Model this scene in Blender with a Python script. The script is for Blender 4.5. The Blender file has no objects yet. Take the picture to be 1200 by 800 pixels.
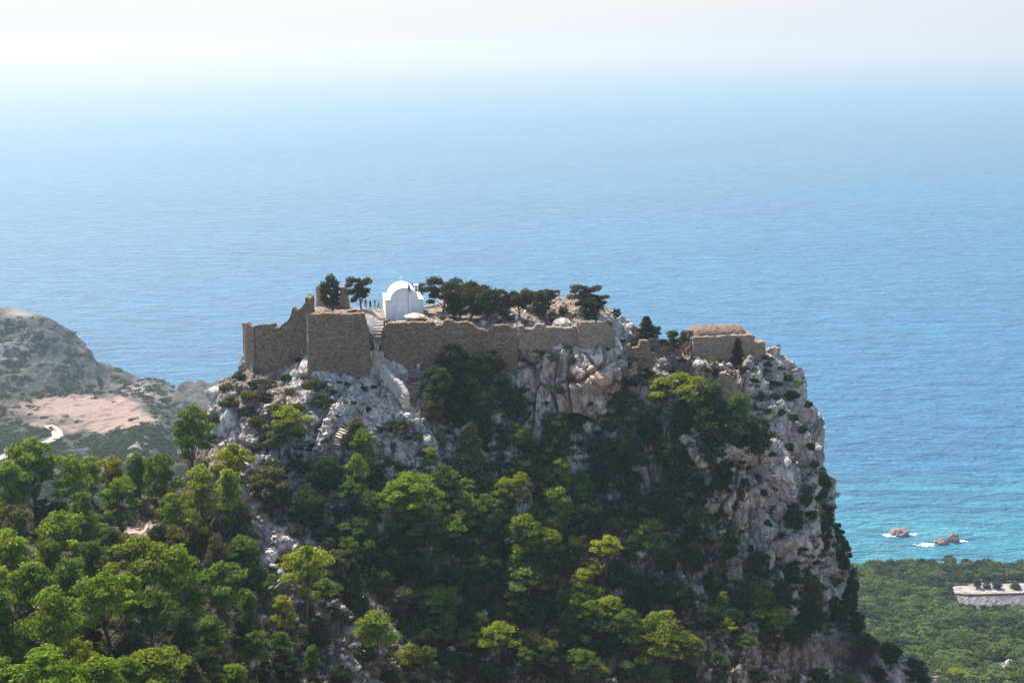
import bpy, bmesh, math, random
import numpy as np
from mathutils import Vector, Matrix
from mathutils.bvhtree import BVHTree

R = math.radians
random.seed(7)
rng = np.random.default_rng(11)
S = bpy.context.scene
COL = S.collection

# ------------------------------------------------------------------ camera
F_PX = 1667.0                      # focal length in photograph pixels (1200 wide)
CAM_Z = 285.0
PITCH = math.atan(350.0 / F_PX)
cam_d = bpy.data.cameras.new('camera')
cam_d.sensor_width = 36.0
cam_d.lens = 36.0 * F_PX / 1200.0
cam_d.clip_start = 1.0
cam_d.clip_end = 120000.0
cam = bpy.data.objects.new('camera', cam_d)
COL.objects.link(cam)
cam.location = (0, 0, CAM_Z)
cam.rotation_euler = (math.pi / 2 - PITCH, 0, 0)
S.camera = cam

# ------------------------------------------------------------------ light
SUN_EL = R(54)
SUN_AZ = R(-38)                     # measured from the view direction (+Y), negative = to the left
EXPOSURE = 0.92
HORIZON_FAR, HORIZON_NEAR = (0.66, 0.74, 0.86), (0.95, 0.97, 0.985)
HORIZON_FAR_DOT, HORIZON_NEAR_DOT = 0.22, 0.53
sun_dir = Vector((math.sin(SUN_AZ) * math.cos(SUN_EL), math.cos(SUN_AZ) * math.cos(SUN_EL), math.sin(SUN_EL)))
sun_d = bpy.data.lights.new('sun', 'SUN')
sun_d.energy = 5.0
sun_d.angle = R(0.5)
sun_d.color = (1.0, 0.93, 0.82)
sun = bpy.data.objects.new('sun', sun_d)
COL.objects.link(sun)
sun.rotation_euler = sun_dir.to_track_quat('Z', 'Y').to_euler()
sun.location = (0, 0, 400)

W = bpy.data.worlds.new('World')
S.world = W
W.use_nodes = True
wt = W.node_tree
wt.nodes.clear()
wo = wt.nodes.new('ShaderNodeOutputWorld')
bg = wt.nodes.new('ShaderNodeBackground')
sky = wt.nodes.new('ShaderNodeTexSky')
sky.sky_type = 'NISHITA'
sky.sun_disc = False
sky.sun_elevation = SUN_EL
sky.sun_rotation = SUN_AZ
sky.altitude = 200
sky.air_density = 1.0
sky.dust_density = 1.0
sky.ozone_density = 1.5
bg.inputs['Strength'].default_value = 0.15
# pale band of sea haze lying along the whole horizon, a little brighter towards the sun
w_tc = wt.nodes.new('ShaderNodeTexCoord')
w_sep = wt.nodes.new('ShaderNodeSeparateXYZ'); wt.links.new(w_tc.outputs['Generated'], w_sep.inputs[0])
w_el = wt.nodes.new('ShaderNodeMapRange'); w_el.interpolation_type = 'SMOOTHSTEP'
wt.links.new(w_sep.outputs['Z'], w_el.inputs[0])
w_el.inputs[1].default_value = 0.015; w_el.inputs[2].default_value = 0.16; w_el.inputs[3].default_value = 1.0; w_el.inputs[4].default_value = 0.0
w_dot = wt.nodes.new('ShaderNodeVectorMath'); w_dot.operation = 'DOT_PRODUCT'
wt.links.new(w_tc.outputs['Generated'], w_dot.inputs[0]); w_dot.inputs[1].default_value = sun_dir
w_gl = wt.nodes.new('ShaderNodeMapRange'); wt.links.new(w_dot.outputs['Value'], w_gl.inputs[0])
w_gl.inputs[1].default_value = HORIZON_FAR_DOT; w_gl.inputs[2].default_value = HORIZON_NEAR_DOT
w_c = wt.nodes.new('ShaderNodeMix'); w_c.data_type = 'RGBA'; w_c.clamp_factor = True
wt.links.new(w_gl.outputs[0], w_c.inputs[0])
w_c.inputs[6].default_value = (*[c / 0.15 / 2 ** EXPOSURE for c in HORIZON_FAR], 1)
w_c.inputs[7].default_value = (*[c / 0.15 / 2 ** EXPOSURE for c in HORIZON_NEAR], 1)
w_m = wt.nodes.new('ShaderNodeMix'); w_m.data_type = 'RGBA'
wt.links.new(w_el.outputs[0], w_m.inputs[0]); wt.links.new(sky.outputs[0], w_m.inputs[6]); wt.links.new(w_c.outputs[2], w_m.inputs[7])
wt.links.new(w_m.outputs[2], bg.inputs['Color'])
wt.links.new(bg.outputs[0], wo.inputs['Surface'])

S.view_settings.view_transform = 'Standard'
S.view_settings.look = 'None'
S.view_settings.gamma = 1.0
S.view_settings.exposure = EXPOSURE
S.cycles.max_bounces = 6
S.cycles.diffuse_bounces = 3
S.cycles.glossy_bounces = 2
S.cycles.transmission_bounces = 3
S.cycles.volume_bounces = 1
S.cycles.transparent_max_bounces = 6

# ------------------------------------------------------------------ haze (the air)
HAZE_DENSITY = 0.00018
def make_haze():
    m = bpy.data.materials.new('haze_air')
    m.use_nodes = True
    t = m.node_tree
    t.nodes.clear()
    o = t.nodes.new('ShaderNodeOutputMaterial')
    v = t.nodes.new('ShaderNodeVolumePrincipled')
    v.inputs['Color'].default_value = (0.42, 0.535, 0.625, 1)
    v.inputs['Absorption Color'].default_value = (0.40, 0.16, 0.0, 1)
    v.inputs['Density'].default_value = HAZE_DENSITY
    v.inputs['Anisotropy'].default_value = 0.5
    t.links.new(v.outputs[0], o.inputs['Volume'])
    x0, x1, y0, y1, z0, z1 = -30000, 30000, -500, 60000, -3.0, 291.0
    me = bpy.data.meshes.new('haze')
    vs = [(x, y, z) for z in (z0, z1) for y in (y0, y1) for x in (x0, x1)]
    fs = [(0, 2, 3, 1), (4, 5, 7, 6), (0, 1, 5, 4), (2, 6, 7, 3), (0, 4, 6, 2), (1, 3, 7, 5)]
    me.from_pydata(vs, [], fs)
    me.materials.append(m)
    ob = bpy.data.objects.new('haze', me)
    COL.objects.link(ob)
    ob['kind'] = 'stuff'
    ob['label'] = 'pale sea haze filling the air over the water'
    ob['category'] = 'haze'
    return ob

# ------------------------------------------------------------------ helpers: rays, tags
cp, sp = math.cos(PITCH), math.sin(PITCH)
def ray(u, v):
    a = (np.asarray(u, float) - 600.0) / F_PX
    b = -(np.asarray(v, float) - 400.0) / F_PX
    # camera: x right, y up, -z forward ; forward=(0,cp,-sp) up=(0,sp,cp)
    dx = a
    dy = cp + b * sp
    dz = -sp + b * cp
    return dx, dy, dz
def P(u, v, Y):
    """world point on the sight line of photo pixel (u, v) at ground distance Y"""
    dx, dy, dz = ray(u, v)
    t = np.asarray(Y, float) / dy
    return dx * t, dy * t, CAM_Z + dz * t
def PV(u, v, Y):
    x, y, z = P(u, v, Y)
    return Vector((float(x), float(y), float(z)))
def mpp(Y):                          # metres per photo pixel at distance Y
    return Y / F_PX

def tag(o, label=None, cat=None, group=None, kind=None):
    if label: o['label'] = label
    if cat: o['category'] = cat
    if group: o['group'] = group
    if kind: o['kind'] = kind
    return o
def empty(name, loc, rz=0.0):
    o = bpy.data.objects.new(name, None)
    o.location = loc
    o.rotation_euler = (0, 0, rz)
    o.empty_display_size = 0.5
    COL.objects.link(o)
    return o
def mesh_obj(name, verts, faces, mat, parent=None, smooth=False):
    me = bpy.data.meshes.new(name)
    me.from_pydata([tuple(v) for v in verts], [], faces)
    if mat: me.materials.append(mat)
    if smooth: me.shade_smooth()
    o = bpy.data.objects.new(name, me)
    COL.objects.link(o)
    if parent: o.parent = parent
    return o
def np_mesh(name, V, Q, mat=None, smooth=False):
    """fast mesh from numpy vertices and quads (or tris)"""
    V = np.asarray(V, np.float32); Q = np.asarray(Q, np.int32)
    me = bpy.data.meshes.new(name)
    k = Q.shape[1]
    me.vertices.add(len(V)); me.vertices.foreach_set('co', V.ravel())
    me.loops.add(Q.size); me.loops.foreach_set('vertex_index', Q.ravel())
    me.polygons.add(len(Q)); me.polygons.foreach_set('loop_start', np.arange(0, Q.size, k, dtype=np.int32))
    me.update(calc_edges=True)
    me.validate()
    if mat: me.materials.append(mat)
    if smooth: me.shade_smooth()
    return me
def link(name, me, parent=None, loc=None):
    o = bpy.data.objects.new(name, me)
    COL.objects.link(o)
    if parent: o.parent = parent
    if loc is not None: o.location = loc
    return o

# ------------------------------------------------------------------ numpy noise
def _hash(ix, iy, iz, seed):
    h = (ix.astype(np.int64) * 374761393 + iy.astype(np.int64) * 668265263 + iz.astype(np.int64) * 2147483647 + seed * 1274126177) & 0xFFFFFFFF
    h = ((h ^ (h >> 13)) * 1274126177) & 0xFFFFFFFF
    h = (h ^ (h >> 16)) & 0xFFFFFFFF
    h = (h * 2246822519) & 0xFFFFFFFF
    h = h ^ (h >> 15)
    return (h & 0xFFFFFF) / float(0xFFFFFF)
def vnoise(x, y, z, seed=0):
    ix, iy, iz = np.floor(x), np.floor(y), np.floor(z)
    fx, fy, fz = x - ix, y - iy, z - iz
    fx = fx * fx * (3 - 2 * fx); fy = fy * fy * (3 - 2 * fy); fz = fz * fz * (3 - 2 * fz)
    r = 0
    for a in (0, 1):
        for b in (0, 1):
            for c in (0, 1):
                w = (fx if a else 1 - fx) * (fy if b else 1 - fy) * (fz if c else 1 - fz)
                r = r + w * _hash(ix + a, iy + b, iz + c, seed)
    return r * 2 - 1
def fbm(x, y, z, octv=4, seed=0, gain=0.5):
    r = 0; a = 1; s = 0
    for k in range(octv):
        r = r + a * vnoise(x * 2 ** k + 17.3 * k, y * 2 ** k - 9.1 * k, z * 2 ** k + 4.7 * k, seed + k)
        s += a; a *= gain
    return r / s
def ridged(x, y, z, octv=4, seed=0):
    r = 0; a = 1; s = 0
    for k in range(octv):
        n = 1 - np.abs(vnoise(x * 2 ** k + 3.3 * k, y * 2 ** k + 7.9 * k, z * 2 ** k - 2.7 * k, seed + k)) * 2
        r = r + a * n; s += a; a *= 0.5
    return r / s
def worley(x, y, z, seed=0):
    ix, iy, iz = np.floor(x), np.floor(y), np.floor(z)
    f1 = np.full(x.shape, 9.0); f2 = np.full(x.shape, 9.0); idv = np.zeros(x.shape)
    for a in (-1, 0, 1):
        for b in (-1, 0, 1):
            for c in (-1, 0, 1):
                cx, cy, cz = ix + a, iy + b, iz + c
                px = cx + _hash(cx, cy, cz, seed); py = cy + _hash(cx, cy, cz, seed + 1); pz = cz + _hash(cx, cy, cz, seed + 2)
                d = (px - x) ** 2 + (py - y) ** 2 + (pz - z) ** 2
                near = d < f1
                f2 = np.where(near, f1, np.minimum(f2, d))
                idv = np.where(near, _hash(cx, cy, cz, seed + 3), idv)
                f1 = np.where(near, d, f1)
    return np.sqrt(f1), np.sqrt(f2), idv

def facets(x, y, z, sxy, sz, seed, amp):
    """fractured blocks: every cell is a tilted plane of its own, stepped against its neighbours"""
    x, y, z = x / sxy, y / sxy, z / sz
    ix, iy, iz = np.floor(x), np.floor(y), np.floor(z)
    f1 = np.full(x.shape, 9.0); f2 = np.full(x.shape, 9.0); h = np.zeros(x.shape)
    for a in (-1, 0, 1):
        for b in (-1, 0, 1):
            for c in (-1, 0, 1):
                cx, cy, cz = ix + a, iy + b, iz + c
                r1, r2, r3 = _hash(cx, cy, cz, seed), _hash(cx, cy, cz, seed + 1), _hash(cx, cy, cz, seed + 2)
                ox, oy, oz = x - cx - r1, y - cy - r2, z - cz - r3
                d = ox * ox + oy * oy + oz * oz
                near = d < f1
                f2 = np.where(near, f1, np.minimum(f2, d))
                hh = (_hash(cx, cy, cz, seed + 3) - 0.5) * 0.9 + ox * (r2 - 0.5) * 1.9 + oy * (r3 - 0.5) * 1.9 + oz * (r1 - 0.35) * 1.7
                h = np.where(near, hh, h)
                f1 = np.where(near, d, f1)
    e = np.sqrt(f2) - np.sqrt(f1)
    return amp * (h - 0.35 * np.clip(1 - e / 0.09, 0, 1))

# ------------------------------------------------------------------ materials
class NT:
    def __init__(self, name):
        self.m = bpy.data.materials.new(name)
        self.m.use_nodes = True
        self.t = self.m.node_tree
        self.t.nodes.clear()
        self.out = self.t.nodes.new('ShaderNodeOutputMaterial')
        self.tc = self.t.nodes.new('ShaderNodeTexCoord')
    def n(self, typ, **kw):
        nd = self.t.nodes.new(typ)
        for k, v in kw.items():
            if k.startswith('_'): setattr(nd, k[1:], v)
            else:
                key = k.replace('__', ' ')
                self.set(nd.inputs[key], v)
        return nd
    def set(self, sock, v):
        if isinstance(v, bpy.types.NodeSocket): self.t.links.new(v, sock)
        elif isinstance(v, tuple) and len(v) == 3 and sock.type == 'RGBA': sock.default_value = (*v, 1)
        else: sock.default_value = v
    def pos(self, scale=(1, 1, 1), rot=(0, 0, 0), world=False):
        mp = self.t.nodes.new('ShaderNodeMapping')
        mp.inputs['Scale'].default_value = scale
        mp.inputs['Rotation'].default_value = rot
        if world:
            g = self.t.nodes.new('ShaderNodeNewGeometry')
            self.t.links.new(g.outputs['Position'], mp.inputs[0])
        else:
            self.t.links.new(self.tc.outputs['Object'], mp.inputs[0])
        return mp.outputs[0]
    def noise(self, vec, scale, detail=4, rough=0.55, dist=0.0):
        nd = self.n('ShaderNodeTexNoise', Scale=scale, Detail=detail, Roughness=rough, Distortion=dist)
        self.t.links.new(vec, nd.inputs['Vector'])
        return nd.outputs['Fac']
    def vor(self, vec, scale, feature='F1', out='Distance'):
        nd = self.t.nodes.new('ShaderNodeTexVoronoi')
        nd.feature = feature
        nd.inputs['Scale'].default_value = scale
        self.t.links.new(vec, nd.inputs['Vector'])
        return nd.outputs[out]
    def ramp(self, fac, a, b, ca=0.0, cb=1.0):
        nd = self.t.nodes.new('ShaderNodeMapRange')
        nd.clamp = True
        self.set(nd.inputs[0], fac)
        nd.inputs[1].default_value = a; nd.inputs[2].default_value = b
        nd.inputs[3].default_value = ca; nd.inputs[4].default_value = cb
        return nd.outputs[0]
    def mix(self, fac, a, b, blend='MIX'):
        nd = self.t.nodes.new('ShaderNodeMix')
        nd.data_type = 'RGBA'; nd.blend_type = blend
        self.set(nd.inputs[0], fac); self.set(nd.inputs[6], a); self.set(nd.inputs[7], b)
        return nd.outputs[2]
    def math(self, op, a, b=0.5):
        nd = self.t.nodes.new('ShaderNodeMath'); nd.operation = op
        self.set(nd.inputs[0], a); self.set(nd.inputs[1], b)
        return nd.outputs[0]
    def attr(self, name, out='Fac'):
        nd = self.t.nodes.new('ShaderNodeAttribute'); nd.attribute_name = name
        return nd.outputs[out]
    def bump(self, h, strength, dist, normal=None):
        nd = self.n('ShaderNodeBump', Height=h, Strength=strength, Distance=dist)
        if normal: self.t.links.new(normal, nd.inputs['Normal'])
        return nd.outputs[0]
    def finish(self, color, rough=0.9, normal=None, spec=0.2, metallic=0.0):
        b = self.n('ShaderNodeBsdfPrincipled')
        self.set(b.inputs['Base Color'], color)
        self.set(b.inputs['Roughness'], rough)
        self.set(b.inputs['Metallic'], metallic)
        self.set(b.inputs['Specular IOR Level'], spec)
        if normal: self.t.links.new(normal, b.inputs['Normal'])
        self.t.links.new(b.outputs[0], self.out.inputs['Surface'])
        return self.m

def mat_rock():
    k = NT('limestone')
    p = k.pos(world=True)
    pv = k.pos(scale=(1, 1, 0.28), world=True)
    big = k.noise(p, 0.06, 4, 0.6)
    mid = k.noise(pv, 0.45, 6, 0.65, 0.6)
    fine = k.noise(p, 2.2, 6, 0.7)
    c = k.mix(k.ramp(mid, 0.30, 0.54), (0.29, 0.255, 0.22), (0.68, 0.62, 0.55))
    c = k.mix(k.ramp(big, 0.48, 0.75, 0, 0.35), c, (0.36, 0.29, 0.235))
    # dark water stains with a shape of their own
    st = k.noise(k.pos(scale=(1, 1, 0.12), world=True), 0.9, 4, 0.6)
    c = k.mix(k.ramp(st, 0.60, 0.70, 0, 0.6), c, (0.15, 0.14, 0.14))
    # cracks
    cr = k.vor(k.pos(scale=(1, 1, 0.45), world=True), 0.55, 'DISTANCE_TO_EDGE')
    crn = k.math('ADD', cr, k.math('MULTIPLY', k.math('SUBTRACT', fine, 0.5), 0.3))
    c = k.mix(k.ramp(crn, -0.02, 0.05, 0.65, 0), c, (0.10, 0.09, 0.085))
    # ochre stains
    tan_n = k.math('MULTIPLY', k.attr('stain'), k.ramp(mid, 0.3, 0.62, 0.2, 1.2))
    c = k.mix(tan_n, c, (0.44, 0.235, 0.13))
    tn = k.noise(k.pos(scale=(1, 1, 0.4), world=True), 0.14, 5, 0.6)
    c = k.mix(k.ramp(tn, 0.57, 0.74, 0, 0.4), c, (0.46, 0.31, 0.21))
    # soil and scree where it lies flat
    so = k.math('ADD', k.attr('soil'), k.math('MULTIPLY', k.math('SUBTRACT', k.noise(p, 0.5, 5, 0.65), 0.5), 1.6))
    soil = k.mix(k.ramp(k.noise(p, 1.6, 6, 0.75), 0.35, 0.68), (0.17, 0.115, 0.085), (0.46, 0.36, 0.29))
    c = k.mix(k.ramp(so, 0.45, 0.65), c, soil)
    c = k.mix(k.ramp(fine, 0.3, 0.6, 0.28, 0), c, (0.13, 0.12, 0.11))
    c = k.mix(k.attr('litter'), c, k.mix(k.ramp(fine, 0.35, 0.6), (0.045, 0.04, 0.03), (0.12, 0.09, 0.065)))
    c = k.mix(k.attr('pale'), c, k.mix(k.ramp(fine, 0.3, 0.7), (0.50, 0.37, 0.30), (0.62, 0.50, 0.42)))
    h = k.math('ADD', k.math('MULTIPLY', mid, 1.0), k.math('MULTIPLY', fine, 0.35))
    h = k.math('ADD', h, k.ramp(crn, 0, 0.1, 0, 0.3))
    nb = k.bump(h, 0.9, 0.7)
    return k.finish(c, 0.95, nb, 0.1)

def mat_masonry(name, c1, c2, mortar):
    k = NT(name)
    p = k.pos(scale=(1, 1, 1.5))
    v = k.vor(p, 2.4, 'F1', 'Color')
    e = k.vor(p, 2.4, 'DISTANCE_TO_EDGE')
    big = k.noise(k.pos(), 0.35, 6, 0.7)
    fine = k.noise(k.pos(), 2.6, 5, 0.75)
    course = k.noise(k.pos(scale=(0.25, 0.25, 3.2)), 1.0, 3, 0.6)
    sep = k.t.nodes.new('ShaderNodeSeparateColor'); k.t.links.new(v, sep.inputs[0])
    c = k.mix(sep.outputs[0], c1, c2)
    c = k.mix(k.ramp(e, 0.0, 0.09, 0.75, 0), c, mortar)
    c = k.mix(k.ramp(big, 0.42, 0.66, 0, 0.4), c, (0.26, 0.21, 0.165))
    c = k.mix(k.ramp(fine, 0.34, 0.52, 0.65, 0), c, (0.08, 0.06, 0.045))
    c = k.mix(k.ramp(course, 0.56, 0.66, 0, 0.5), c, (0.36, 0.29, 0.23))
    pk = k.vor(k.pos(), 1.1, 'F1')
    c = k.mix(k.ramp(pk, 0.08, 0.15, 0.7, 0), c, (0.07, 0.055, 0.045))
    h = k.math('ADD', k.ramp(e, 0, 0.14), k.math('MULTIPLY', fine, 0.8))
    return k.finish(c, 0.95, k.bump(h, 0.8, 0.12), 0.1)

def mat_leaf():
    k = NT('foliage')
    oi = k.t.nodes.new('ShaderNodeObjectInfo')
    nz = k.noise(k.pos(), 0.9, 3, 0.6)
    fin = k.attr('tint')
    c = k.mix(k.ramp(nz, 0.35, 0.65), oi.outputs['Color'], k.mix(0.5, oi.outputs['Color'], (0.075, 0.085, 0.035)))
    c = k.mix(0.999, c, k.mix(k.ramp(fin, 0, 1), (0.4, 0.45, 0.5), (1.9, 1.75, 1.2)), 'MULTIPLY')
    d = k.n('ShaderNodeBsdfDiffuse', Color=c)
    tcol = k.mix(1.0, c, (1.6, 1.5, 0.45), 'MULTIPLY')
    t = k.n('ShaderNodeBsdfTranslucent', Color=tcol)
    m = k.n('ShaderNodeMixShader', Fac=0.38)
    k.t.links.new(d.outputs[0], m.inputs[1]); k.t.links.new(t.outputs[0], m.inputs[2])
    k.t.links.new(m.outputs[0], k.out.inputs['Surface'])
    return k.m
def mat_bark():
    k = NT('bark')
    n1 = k.noise(k.pos(scale=(3, 3, 0.6)), 3, 4)
    return k.finish(k.mix(k.ramp(n1, 0.35, 0.65), (0.06, 0.045, 0.035), (0.17, 0.13, 0.10)), 0.95, k.bump(n1, 0.6, 0.05), 0.1)
def mat_plain(name, col, rough=0.8, spec=0.25, var=0.15, scale=3.0):
    k = NT(name)
    n1 = k.noise(k.pos(), scale, 4)
    dark = tuple(x * (1 - var) for x in col)
    return k.finish(k.mix(k.ramp(n1, 0.35, 0.65), dark, col), rough, k.bump(n1, 0.15, 0.02), spec)

def mat_sea():
    k = NT('sea_water')
    pw = k.pos(world=True)
    sx = k.t.nodes.new('ShaderNodeSeparateXYZ'); k.t.links.new(pw, sx.inputs[0])
    drift = k.noise(k.pos(scale=(0.35, 1, 1), world=True), 0.006, 4, 0.6)
    yy = k.math('ADD', sx.outputs['Y'], k.math('MULTIPLY', k.math('SUBTRACT', drift, 0.5), 260.0))
    shallow = k.ramp(yy, 1000.0, 730.0)
    patch = k.noise(k.pos(scale=(0.25, 1, 1), world=True), 0.0022, 5, 0.6)
    deep = k.mix(k.ramp(patch, 0.38, 0.62), (0.005, 0.104, 0.24), (0.009, 0.15, 0.305))
    wisp = k.noise(k.pos(scale=(0.12, 1, 1), world=True), 0.05, 6, 0.65)
    deep = k.mix(k.ramp(wisp, 0.35, 0.62), deep, (0.013, 0.178, 0.33))
    sh = k.mix(k.ramp(wisp, 0.40, 0.60), (0.014, 0.19, 0.27), (0.04, 0.30, 0.34))
    c = k.mix(shallow, deep, sh)
    rip = k.noise(k.pos(scale=(0.42, 1.0, 1), rot=(0, 0, R(9)), world=True), 0.20, 6, 0.62, 0.3)
    chop = k.noise(k.pos(scale=(0.5, 1.0, 1), rot=(0, 0, R(-12)), world=True), 0.055, 4, 0.6, 0.4)
    # whitecaps: tiny broken crests
    cap = k.math('MULTIPLY', k.ramp(k.noise(k.pos(scale=(0.5, 1.4, 1), world=True), 0.09, 2, 0.4), 0.80, 0.83), k.ramp(rip, 0.5, 0.6))
    c = k.mix(cap, c, (0.75, 0.8, 0.82))
    spark2_h = k.noise(k.pos(scale=(0.26, 0.85, 1), world=True), 0.085, 5, 0.72)
    h = k.math('ADD', k.math('MULTIPLY', rip, 1.2), k.math('MULTIPLY', chop, 2.4))
    h = k.math('ADD', h, k.math('MULTIPLY', spark2_h, 1.6))
    nb = k.bump(h, 1.0, 6.5)
    b = k.n('ShaderNodeBsdfPrincipled')
    k.set(b.inputs['Base Color'], c)
    spark = k.noise(k.pos(scale=(0.8, 0.35, 1), world=True), 0.35, 3, 0.7)
    spark2 = k.noise(k.pos(scale=(0.26, 0.85, 1), world=True), 0.085, 5, 0.72)
    sp_ = k.math('ADD', k.math('MULTIPLY', spark, 0.6), k.math('MULTIPLY', spark2, 0.4))
    k.set(b.inputs['Roughness'], k.ramp(sp_, 0.38, 0.62, 0.44, 0.70))
    c = k.mix(k.ramp(spark2, 0.46, 0.62, 0.0, 0.6), c, (0.003, 0.06, 0.16))  # shaded wave faces painted into the water colour as darker streaks
    k.set(b.inputs['Base Color'], c)
    b.inputs['IOR'].default_value = 1.333
    b.inputs['Specular IOR Level'].default_value = 0.95
    k.t.links.new(nb, b.inputs['Normal'])
    k.t.links.new(b.outputs[0], k.out.inputs['Surface'])
    return k.m

def mat_farland():
    k = NT('coastal_ground')
    p = k.pos(world=True)
    a = k.noise(p, 0.02, 6, 0.65)
    b_ = k.noise(p, 0.12, 6, 0.7)
    base = k.mix(k.ramp(a, 0.40, 0.60), (0.04, 0.04, 0.042), (0.115, 0.10, 0.092))
    c = k.mix(k.ramp(b_, 0.42, 0.56), base, (0.03, 0.037, 0.032))
    spots = k.noise(p, 0.35, 5, 0.7)
    c = k.mix(k.ramp(spots, 0.58, 0.66, 0, 0.8), c, (0.25, 0.22, 0.20))
    c = k.mix(k.ramp(k.noise(p, 0.05, 5, 0.7), 0.5, 0.6, 0, 0.6), c, (0.028, 0.034, 0.032))
    c = k.mix(k.math('MULTIPLY', k.attr('field'), k.ramp(b_, 0.62, 0.5, 0.3, 1)), c, k.mix(k.ramp(a, 0.35, 0.65), (0.26, 0.185, 0.15), (0.32, 0.23, 0.185)))
    c = k.mix(k.attr('pale'), c, (0.38, 0.33, 0.29))
    return k.finish(c, 0.95, k.bump(k.math('ADD', a, b_), 0.8, 3.0), 0.1)

M_ROCK = mat_rock()
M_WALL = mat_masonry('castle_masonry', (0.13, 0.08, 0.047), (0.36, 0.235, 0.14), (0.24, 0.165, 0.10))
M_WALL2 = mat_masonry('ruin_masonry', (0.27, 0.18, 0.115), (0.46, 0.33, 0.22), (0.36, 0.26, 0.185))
M_LEAF = mat_leaf()
M_BARK = mat_bark()
M_SEA = mat_sea()
M_FAR = mat_farland()
M_WHITE = mat_plain('whitewash', (0.80, 0.80, 0.78), 0.85, 0.2, 0.16, 0.8)
M_STEP = mat_plain('pale_step_stone', (0.52, 0.45, 0.38), 0.9, 0.2, 0.3, 2.0)
M_FOAM = mat_plain('sea_foam_white', (0.85, 0.88, 0.9), 0.9, 0.2, 0.1, 0.5)
M_METAL = mat_plain('grey_metal', (0.25, 0.25, 0.27), 0.5, 0.4, 0.1, 4)
M_CLOTH_O = mat_plain('parasol_canvas', (0.75, 0.50, 0.32), 0.8, 0.2, 0.1, 2)
M_FLAG = mat_plain('flag_cloth', (0.10, 0.15, 0.35), 0.8, 0.2, 0.2, 4)
M_ROAD = mat_plain('pale_dirt', (0.40, 0.35, 0.31), 0.95, 0.1, 0.2, 0.3)
M_CONC = mat_plain('pale_rubble_facing', (0.27, 0.255, 0.25), 0.9, 0.2, 0.45, 0.35)
M_SKIN = mat_plain('skin', (0.45, 0.28, 0.20), 0.7, 0.3, 0.05)

# ------------------------------------------------------------------ setting: sea
sea_me = bpy.data.meshes.new('sea')
sea_me.from_pydata([(-29000, -400, 0), (29000, -400, 0), (29000, 59000, 0), (-29000, 59000, 0)], [], [(0, 1, 2, 3)])
sea_me.materials.append(M_SEA)
sea = link('sea', sea_me)
tag(sea, kind='structure')

# ------------------------------------------------------------------ setting: relief builder
def tps(ctrl, sc=100.0):
    """thin-plate interpolation of depth over control points (u, v, depth)"""
    A = np.array(ctrl, float)
    X = A[:, :2] / sc
    d = np.sqrt(((X[:, None] - X[None]) ** 2).sum(-1))
    K = d * d * np.log(d + 1e-9)
    n = len(X)
    K[np.arange(n), np.arange(n)] = 0.002
    Pm = np.hstack([np.ones((n, 1)), X])
    L = np.block([[K, Pm], [Pm.T, np.zeros((3, 3))]])
    w = np.linalg.solve(L, np.concatenate([A[:, 2], np.zeros(3)]))
    def f(u, v):
        u = np.asarray(u, float) / sc; v = np.asarray(v, float) / sc
        r = w[n] + w[n + 1] * u + w[n + 2] * v
        for i in range(n):
            dd = (u - X[i, 0]) ** 2 + (v - X[i, 1]) ** 2
            r = r + w[i] * 0.5 * dd * np.log(dd + 1e-18)
        return r
    return f

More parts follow.
